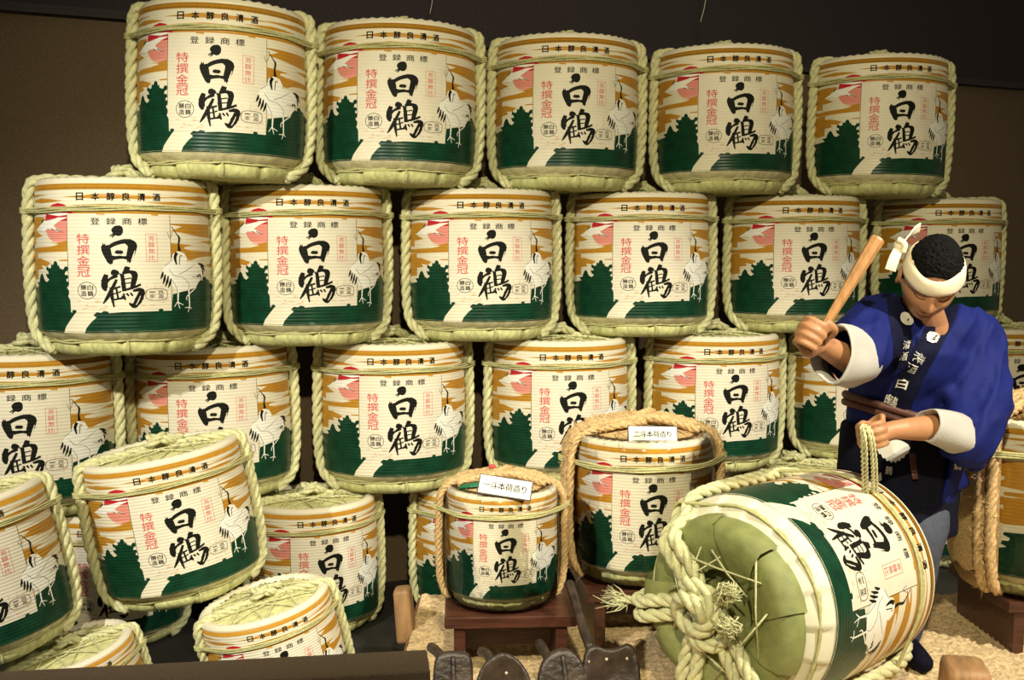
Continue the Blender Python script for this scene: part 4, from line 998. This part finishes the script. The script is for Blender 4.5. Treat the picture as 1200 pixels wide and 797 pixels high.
def ribbon(mb, pts, w, wdir, thick=0.004):
    P = smooth_path(pts, 6); n = len(P); vs = []
    for i, p in enumerate(P):
        ww = w[0] + (w[1] - w[0]) * i / (n - 1); t = (P[min(i + 1, n - 1)] - P[max(i - 1, 0)]).normalized()
        d = (wdir - t * wdir.dot(t)).normalized(); nn = t.cross(d) * thick
        for a, b in ((-1, -1), (-0.5, -1.5), (0, -1), (0.5, -1.4), (1, -1), (1, 1), (0.5, 0.6), (0, 1), (-0.5, 0.5), (-1, 1)): vs.append(p + d * (a * ww / 2) + nn * b * 0.5)
    m__ = 10; fs = [(i * m__ + j, i * m__ + (j + 1) % m__, (i + 1) * m__ + (j + 1) % m__, (i + 1) * m__ + j) for i in range(n - 1) for j in range(m__)]
    fs += [tuple(range(m__ - 1, -1, -1)), tuple((n - 1) * m__ + j for j in range(m__))]; mb.add(vs, fs)
kn = at(1055, 288, 3.10)
mb = MB(); mb.ellipsoid(kn, (0.020, 0.018, 0.018), None, 14, 10); mb.tube(smooth_path([kn + Vector((-0.012, -0.012, 0.018)), kn + Vector((0.004, -0.022, 0.004)), kn + Vector((0.002, -0.016, -0.020))], 4), 0.009, 8); mput(mb, 'headband_knot', 'band_cloth')
mb = MB(); ribbon(mb, [kn, at(1062, 280, 3.11), at(1070, 272, 3.12), at(1078, 267, 3.13)], (0.022, 0.036), Vector((0.6, 0, 0.7))); mput(mb, 'headband_tail', 'band_cloth')
mb = MB(); ribbon(mb, [kn, at(1050, 298, 3.08), at(1046, 308, 3.07), at(1043, 317, 3.07)], (0.024, 0.036), Vector((1, 0.2, 0.3))); mput(mb, 'headband_tail', 'band_cloth')

# --- clothes
def folds(amp, fx):
    def f(co, n):
        a = noise.noise((co.x * fx + 2.1, co.y * fx * 0.7, co.z * fx * 0.45)) + 0.5 * noise.noise((co.x * fx * 2.3, co.y * fx * 2, co.z * fx * 0.8 + 5))
        return n * amp * a
    return f
coat = MB()
hemc = at(1066, 560, 3.47)
def section(c, rx, ry, ax, sides=28):
    return [c + ax * (rx * math.cos(2 * math.pi * k / sides)) + Vector((-ax.y, ax.x, 0)).normalized() * (ry * math.sin(2 * math.pi * k / sides)) for k in range(sides)]
axs = (shL - shR).normalized()
secs = [section(neck0 + Vector((0.0, 0.025, 0.018)), 0.072, 0.068, axs), section(neck0 + Vector((0, 0.02, -0.035)), 0.155, 0.095, axs), section(neck0.lerp(chest, 0.5), 0.205, 0.125, axs), section(chest, 0.205, 0.145, axs),
        section(chest.lerp(waist, 0.6), 0.185, 0.148, axs), section(waist + Vector((0, 0, -0.01)), 0.165, 0.140, axs), section(hemc.lerp(waist, 0.45), 0.172, 0.150, Vector((1, 0, 0))), section(hemc + Vector((0.01, 0.01, -0.02)), 0.180, 0.160, Vector((1, 0, 0)))]
sd = 28; vs = [p for s_ in secs for p in s_]
fs = [(i * sd + k, (i + 1) * sd + k, (i + 1) * sd + (k + 1) % sd, i * sd + (k + 1) % sd) for i in range(len(secs) - 1) for k in range(sd)]
fs += [tuple(range(sd)), tuple((len(secs) - 1) * sd + k for k in reversed(range(sd)))]
coat.add(vs, fs)
slR0 = at(1032, 378, 3.26); slR1 = at(1004, 412, 3.06)
capsule(coat, [neck0.lerp(slR0, 0.45), slR0 + Vector((0, 0, -0.01)), slR1], [0.085, 0.098, 0.092], 24)
slL0 = at(1136, 398, 3.34); slL1 = at(1146, 470, 3.24); slL2 = at(1134, 512, 3.17)
capsule(coat, [neck0.lerp(slL0, 0.45), slL0, slL1, slL2], [0.090, 0.100, 0.098, 0.092], 24)
capsule(coat, [at(1150, 470, 3.27), at(1142, 540, 3.24)], [0.06, 0.038], 18)            # hanging sleeve bag
capsule(coat, [neck0 + axs * -0.085 + Vector((0, 0.0, 0.022)), neck0 + axs * -0.07 + Vector((0, -0.06, -0.02))], [0.022, 0.018], 12)
for a, b, r in (((1118, 420, 3.24), (1158, 505, 3.19), 0.030), ((1098, 445, 3.25), (1136, 486, 3.18), 0.028), ((1152, 410, 3.28), (1164, 490, 3.25), 0.026), ((1090, 470, 3.30), (1122, 500, 3.19), 0.024)):
    capsule(coat, [at(*a), at(*b)], [r, r * 0.8], 10)
def ridged(co, n):
    q = Vector((co.x * 0.80 - co.z * 0.60, co.y, co.x * 0.60 + co.z * 0.80))
    a = 1 - abs(2 * noise.noise((q.x * 15 + 3, q.y * 9, q.z * 4.0))); b = 1 - abs(2 * noise.noise((co.x * 22, co.y * 14 + 7, co.z * 6)))
    return n * (0.0140 * (a - 0.6) + 0.005 * (b - 0.6))
co = fuse(coat, 'happi_coat', 'coat_blue', 0.0095, 8, disp=ridged)
cbv = bvh_of(co)
apron = MB(); A0 = at(1050, 496, 3.42); A1 = at(1050, 560, 3.45); A2 = at(1048, 618, 3.42)
av = []
for c_, rx, ry in ((A0, 0.172, 0.150), (A0.lerp(A1, 0.5), 0.188, 0.172), (A1, 0.196, 0.185), (A2, 0.190, 0.190)):
    av += section(c_, rx, ry, Vector((1, 0, 0)))
apron.add(av, [(i * sd + k, (i + 1) * sd + k, (i + 1) * sd + (k + 1) % sd, i * sd + (k + 1) % sd) for i in range(3) for k in range(sd)] + [tuple(range(sd)), tuple(3 * sd + k for k in reversed(range(sd)))])
ap = fuse(apron, 'apron', 'apron_navy', 0.010, 4, disp=folds(0.010, 12))
abv = bvh_of(ap)
tro = MB()
for hp, kn_, ft in ((hpR, knR, ftR), (hpL, knL, ftL)):
    an = ft + Vector((0, 0.02, 0.085)); capsule(tro, [hp, kn_ + Vector((0, 0, 0.02)), kn_.lerp(an, 0.5), an], [0.110, 0.086, 0.078, 0.066], 20)
fuse(tro, 'trousers', 'trouser_grey', 0.010, 4, disp=folds(0.008, 14))
# blue front panel of the coat hanging beside the apron
mb = MB(); ribbon(mb, [at(1122, 505, 3.30), at(1121, 545, 3.29), at(1112, 580, 3.30), at(1104, 612, 3.32)], (0.075, 0.060), Vector((0.8, 0.55, 0.1)), 0.012); ct = mput(mb, 'coat_tail', 'coat_blue')
def cuff(pts, rads, flats, name, up=Vector((0, 0, 1))):
    P = smooth_path(pts, 5); n = len(P); sd_ = 28; vs = []
    for i, p in enumerate(P):
        s = i / (n - 1) * (len(rads) - 1); j = min(int(s), len(rads) - 2); rr = rads[j] + (rads[j + 1] - rads[j]) * (s - j); ff = flats[j] + (flats[j + 1] - flats[j]) * (s - j)
        t = (P[min(i + 1, n - 1)] - P[max(i - 1, 0)]).normalized(); v_ = (up - t * up.dot(t)).normalized(); h_ = t.cross(v_)
        for k in range(sd_):
            a = 2 * math.pi * k / sd_; w = 1 + 0.06 * math.sin(3 * a + i * 0.35) + 0.03 * math.sin(5 * a - i * 0.3)
            vs.append(p + v_ * (rr * ff * math.cos(a) * w - rr * (ff - 1) * 0.8) + h_ * (rr * math.sin(a) * w))
    inner = []
    c_ = sum((v for v in vs[-sd_:]), Vector()) / sd_; tt = (P[0] - P[-1]).normalized()
    for k in range(sd_): inner.append(vs[-sd_ + k].lerp(c_, 0.07) + tt * 0.004)
    for k in range(sd_): inner.append(vs[-sd_ + k].lerp(c_, 0.15) + tt * 0.06)
    vs += inner; mb = MB()
    mb.add(vs, [(i * sd_ + k, i * sd_ + (k + 1) % sd_, (i + 1) * sd_ + (k + 1) % sd_, (i + 1) * sd_ + k) for i in range(n + 1) for k in range(sd_)])
    return mput(mb, name, 'sleeve_white')
cuff([at(1003, 414, 3.06), at(990, 412, 2.97), at(975, 407, 2.905)], [0.078, 0.070, 0.060], [1.15, 1.25, 1.35], 'under_sleeve')
cuff([at(1148, 520, 3.19), at(1118, 506, 3.12), at(1086, 497, 3.06)], [0.056, 0.056, 0.046], [1.0, 1.1, 1.0], 'under_sleeve')

# --- collar band, printed marks, sash: laid on the cloth
def band_on(bvh, path, w, name, m_, thick=0.007):
    P = smooth_path([(u, v, 0) for u, v in path], 8); n = len(P); top = []; bot = []; W = 7
    for i, p in enumerate(P):
        t = (P[min(i + 1, n - 1)] - P[max(i - 1, 0)]).normalized(); nn = Vector((-t.y, t.x, 0)); ww = w[0] + (w[1] - w[0]) * i / (n - 1); row = []
        for j in range(W):
            q = p + nn * ww * (j / (W - 1) - 0.5); h = hit(bvh, q.x, q.y, thick if 0 < j < W - 1 else thick * 0.3); row.append(h)
        ok = [x for x in row if x is not None]
        if len(ok) < 2: continue
        last = ok[0]
        for j in range(W):
            if row[j] is None: row[j] = last
            else: last = row[j]
        top.append(row)
    mb = MB(); m2 = len(top)
    mb.add([v for r in top for v in r], [(i * W + j, i * W + j + 1, (i + 1) * W + j + 1, (i + 1) * W + j) for i in range(m2 - 1) for j in range(W - 1)])
    return mput(mb, name, m_)
band_on(cbv, [(1112, 352), (1106, 372), (1092, 398), (1074, 430), (1058, 462), (1048, 486)], (26, 30), 'collar_band', 'collar_navy')
band_on(cbv, [(1050, 348), (1053, 372), (1058, 402), (1058, 432)], (22, 24), 'collar_band', 'collar_navy', 0.005)
def print_on(bvh, vs2, fs, off=0.010):
    P = [hit(bvh, u, v, off) for u, v in vs2]; mb = MB(); idx = {}
    keep = [f for f in fs if all(P[i] is not None for i in f)]
    mb.add([p if p is not None else Vector((0, 0, -50)) for p in P], keep)
    bad = [i for i, p in enumerate(P) if p is None]
    return mb if not bad else None
def mark(bvh, cu, cv, w, h, ang, ch, bold=0.01, off=0.010, parent=None):
    vs, fs = glyph_fit(ch, bold, -w / 2, -h / 2, w / 2, h / 2); c_, s_ = math.cos(math.radians(ang)), math.sin(math.radians(ang))
    mb = print_on(bvh, [(cu + x * c_ - y * s_, cv + x * s_ + y * c_) for x, y in vs], fs, off)
    if mb: mput(mb, 'lettering', 'print_cloth', False, parent=parent)
def blob(bvh, cu, cv, rx, ry, ang, m_, off, name):
    c_, s_ = math.cos(math.radians(ang)), math.sin(math.radians(ang))
    pts = [(cu, cv)] + [(cu + rx * math.cos(a) * c_ - ry * math.sin(a) * s_, cv + rx * math.cos(a) * s_ + ry * math.sin(a) * c_) for a in [2 * math.pi * k / 24 for k in range(24)]]
    mb = print_on(bvh, pts, [(0, 1 + k, 1 + (k + 1) % 24) for k in range(24)], off)
    if mb: mput(mb, name, m_, False)
for (u, v, ang) in ((1059.5, 375, 20), (1091, 396, 12)):
    blob(cbv, u, v, 8.5, 6.6, ang, 'print_cloth', 0.0105, 'crane_emblem')
    blob(cbv, u + 2.6, v - 1.0, 4.2, 1.3, -55 + ang, 'collar_navy', 0.0118, 'crane_emblem_wing'); blob(cbv, u + 4.6, v + 1.6, 1.0, 2.6, -40 + ang, 'collar_navy', 0.0118, 'crane_emblem_wing')
for ch, u, v, w, h, ang in (('清', 1059, 403, 9, 10, 3), ('酒', 1058.5, 416, 9, 10, 3), ('清', 1076, 419, 11, 10, 22), ('酒', 1068.5, 430, 11, 10, 22), ('白', 1058, 448, 15, 13, 18), ('鶴', 1046, 468, 15, 12, 22)):
    mark(cbv, u, v, w, h, ang, ch, 0.02 if ch == '白' else 0.0, 0.0105)
def on_apron(poly_, m_='print_cloth', name='printed_mark'):
    n = len(poly_); cx = sum(p[0] for p in poly_) / n; cy = sum(p[1] for p in poly_) / n
    mb = print_on(abv, [(cx, cy)] + poly_, [(0, 1 + k, 1 + (k + 1) % n) for k in range(n)], 0.004)
    if mb: mput(mb, name, m_, False)
cres = [(1030 + 34 * t, 527 - 10 * math.sin(math.pi * t * 0.9) - 3 * t) for t in [i / 10 for i in range(11)]] + [(1066 - 38 * t, 526 + 15 * math.sin(math.pi * t) ** 0.8 + (1.5 if i % 2 else -1)) for i, t in enumerate([j / 16 for j in range(17)])]
on_apron(cres); on_apron([(1026, 560), (1033, 553), (1034, 562), (1029, 566)]); on_apron([(1030, 574), (1036, 569), (1040, 576), (1036, 582)])
mark(abv, 1042, 551, 8, 10, 10, '鶴', 0.004, 0.004)
sc_ = at(1046, 486, 3.42)
tbv = bvh_of(ct)
for ch, u, v in (('白', 1125, 531), ('鶴', 1122, 545)): mark(tbv, u, v, 9, 11, 8, ch, 0.006, 0.002)
for kz, dz in enumerate((0.013, -0.012)):
    pts = []
    for k in range(72):
        a = 2 * math.pi * k / 72; o_ = sc_ + Vector((0.6 * math.cos(a), 0.6 * math.sin(a), dz - 0.055 * math.cos(a) - 0.012 * math.sin(a))); c_ = sc_ + Vector((0, 0, dz)); c_.z = o_.z
        d_ = (c_ - o_).normalized(); hs_ = [h[0] for h in (cbv.ray_cast(o_, d_, 0.55), abv.ray_cast(o_, d_, 0.55)) if h[0] is not None]
        r_ = max([(h - c_).length for h in hs_] + [0.12]); r_ = min(r_, 0.225)
        pts.append(r_)
    pts = [sum(pts[(k + j) % 72] for j in range(-4, 5)) / 9 for k in range(72)]
    mb = MB(); mb.tube([sc_ + Vector(((pts[k] + 0.008) * math.cos(2 * math.pi * k / 72), (pts[k] + 0.008) * math.sin(2 * math.pi * k / 72), dz - 0.055 * math.cos(2 * math.pi * k / 72) - 0.012 * math.sin(2 * math.pi * k / 72))) for k in range(72)], 0.0125, 8, True)
    mput(mb, 'sash', 'sash_brown')
tw = hit(abv, 1044, 506, 0.02) or at(1044, 506, 3.24)
for (u0, v0, u1, v1) in ((1062, 502, 1068, 552), (1058, 500, 1070, 560)):
    p0 = hit(abv, u0, v0, 0.022) or at(u0, v0, 3.24); p1 = hit(abv, u1, v1, 0.014) or at(u1, v1, 3.24)
    mb = MB(); ribbon(mb, [p0, p0.lerp(p1, 0.5) + Vector((0.002, -0.004, 0)), p1], (0.022, 0.018), Vector((1, 0.2, 0)), 0.005); mput(mb, 'sash_end', 'sash_brown')
mb = MB(); mb.ellipsoid(p0 + Vector((-0.012, -0.008, 0.012)), (0.026, 0.018, 0.018), None, 12, 8); mput(mb, 'sash_knot', 'sash_brown')

# ------------------------------------------------------------------ mallet and pulled rope in his hands
d = (st1 - st0).normalized(); t = empty('wooden_mallet', st0, label='tapered wooden mallet raised in the fist of the man', cat='mallet')
mb = MB(); X_ = d.cross(Vector((0, 1, 0))).normalized(); Y_ = d.cross(X_); ln = (st1 - st0).length
vs = []; prof = [(-0.012, 0.0095), (0.06, 0.0110), (ln * 0.55, 0.0155), (ln - 0.006, 0.0205), (ln, 0.018)]
for s_, r in prof:
    for k in range(8):
        a = 2 * math.pi * (k + 0.5) / 8; vs.append(d * s_ + X_ * (r * math.cos(a)) + Y_ * (0.8 * r * math.sin(a)))
mb.add(vs, [(i * 8 + k, i * 8 + (k + 1) % 8, (i + 1) * 8 + (k + 1) % 8, (i + 1) * 8 + k) for i in range(4) for k in range(8)] + [tuple(range(7, -1, -1)), tuple(32 + k for k in range(8))])
mb.build('shaft', 'mallet_wood', t, False)
t = empty('pulled_rope', at(1020, 575, 2.93), label='looped green straw cord hanging from the fist of the man onto the barrel', cat='rope')
for k, (du, dy) in enumerate(((-7, 0.0), (-3, -0.012), (4, -0.006), (8, 0.006))):
    pts = [at(1022 + du * 0.2, 500, 2.99), at(1014 + du * 0.5, 499, 2.95), at(1016 + du * 0.8, 512, 2.925 + dy), at(1018 + du, 540, 2.96 + dy), at(1019 + du, 580, 3.06 + dy)]
    mb = MB(); mb.rope([p - t.location for p in smooth_path(pts, 6)], 0.0058, strands=2, phase=k); mb.build('cord', 'rope_green', t)
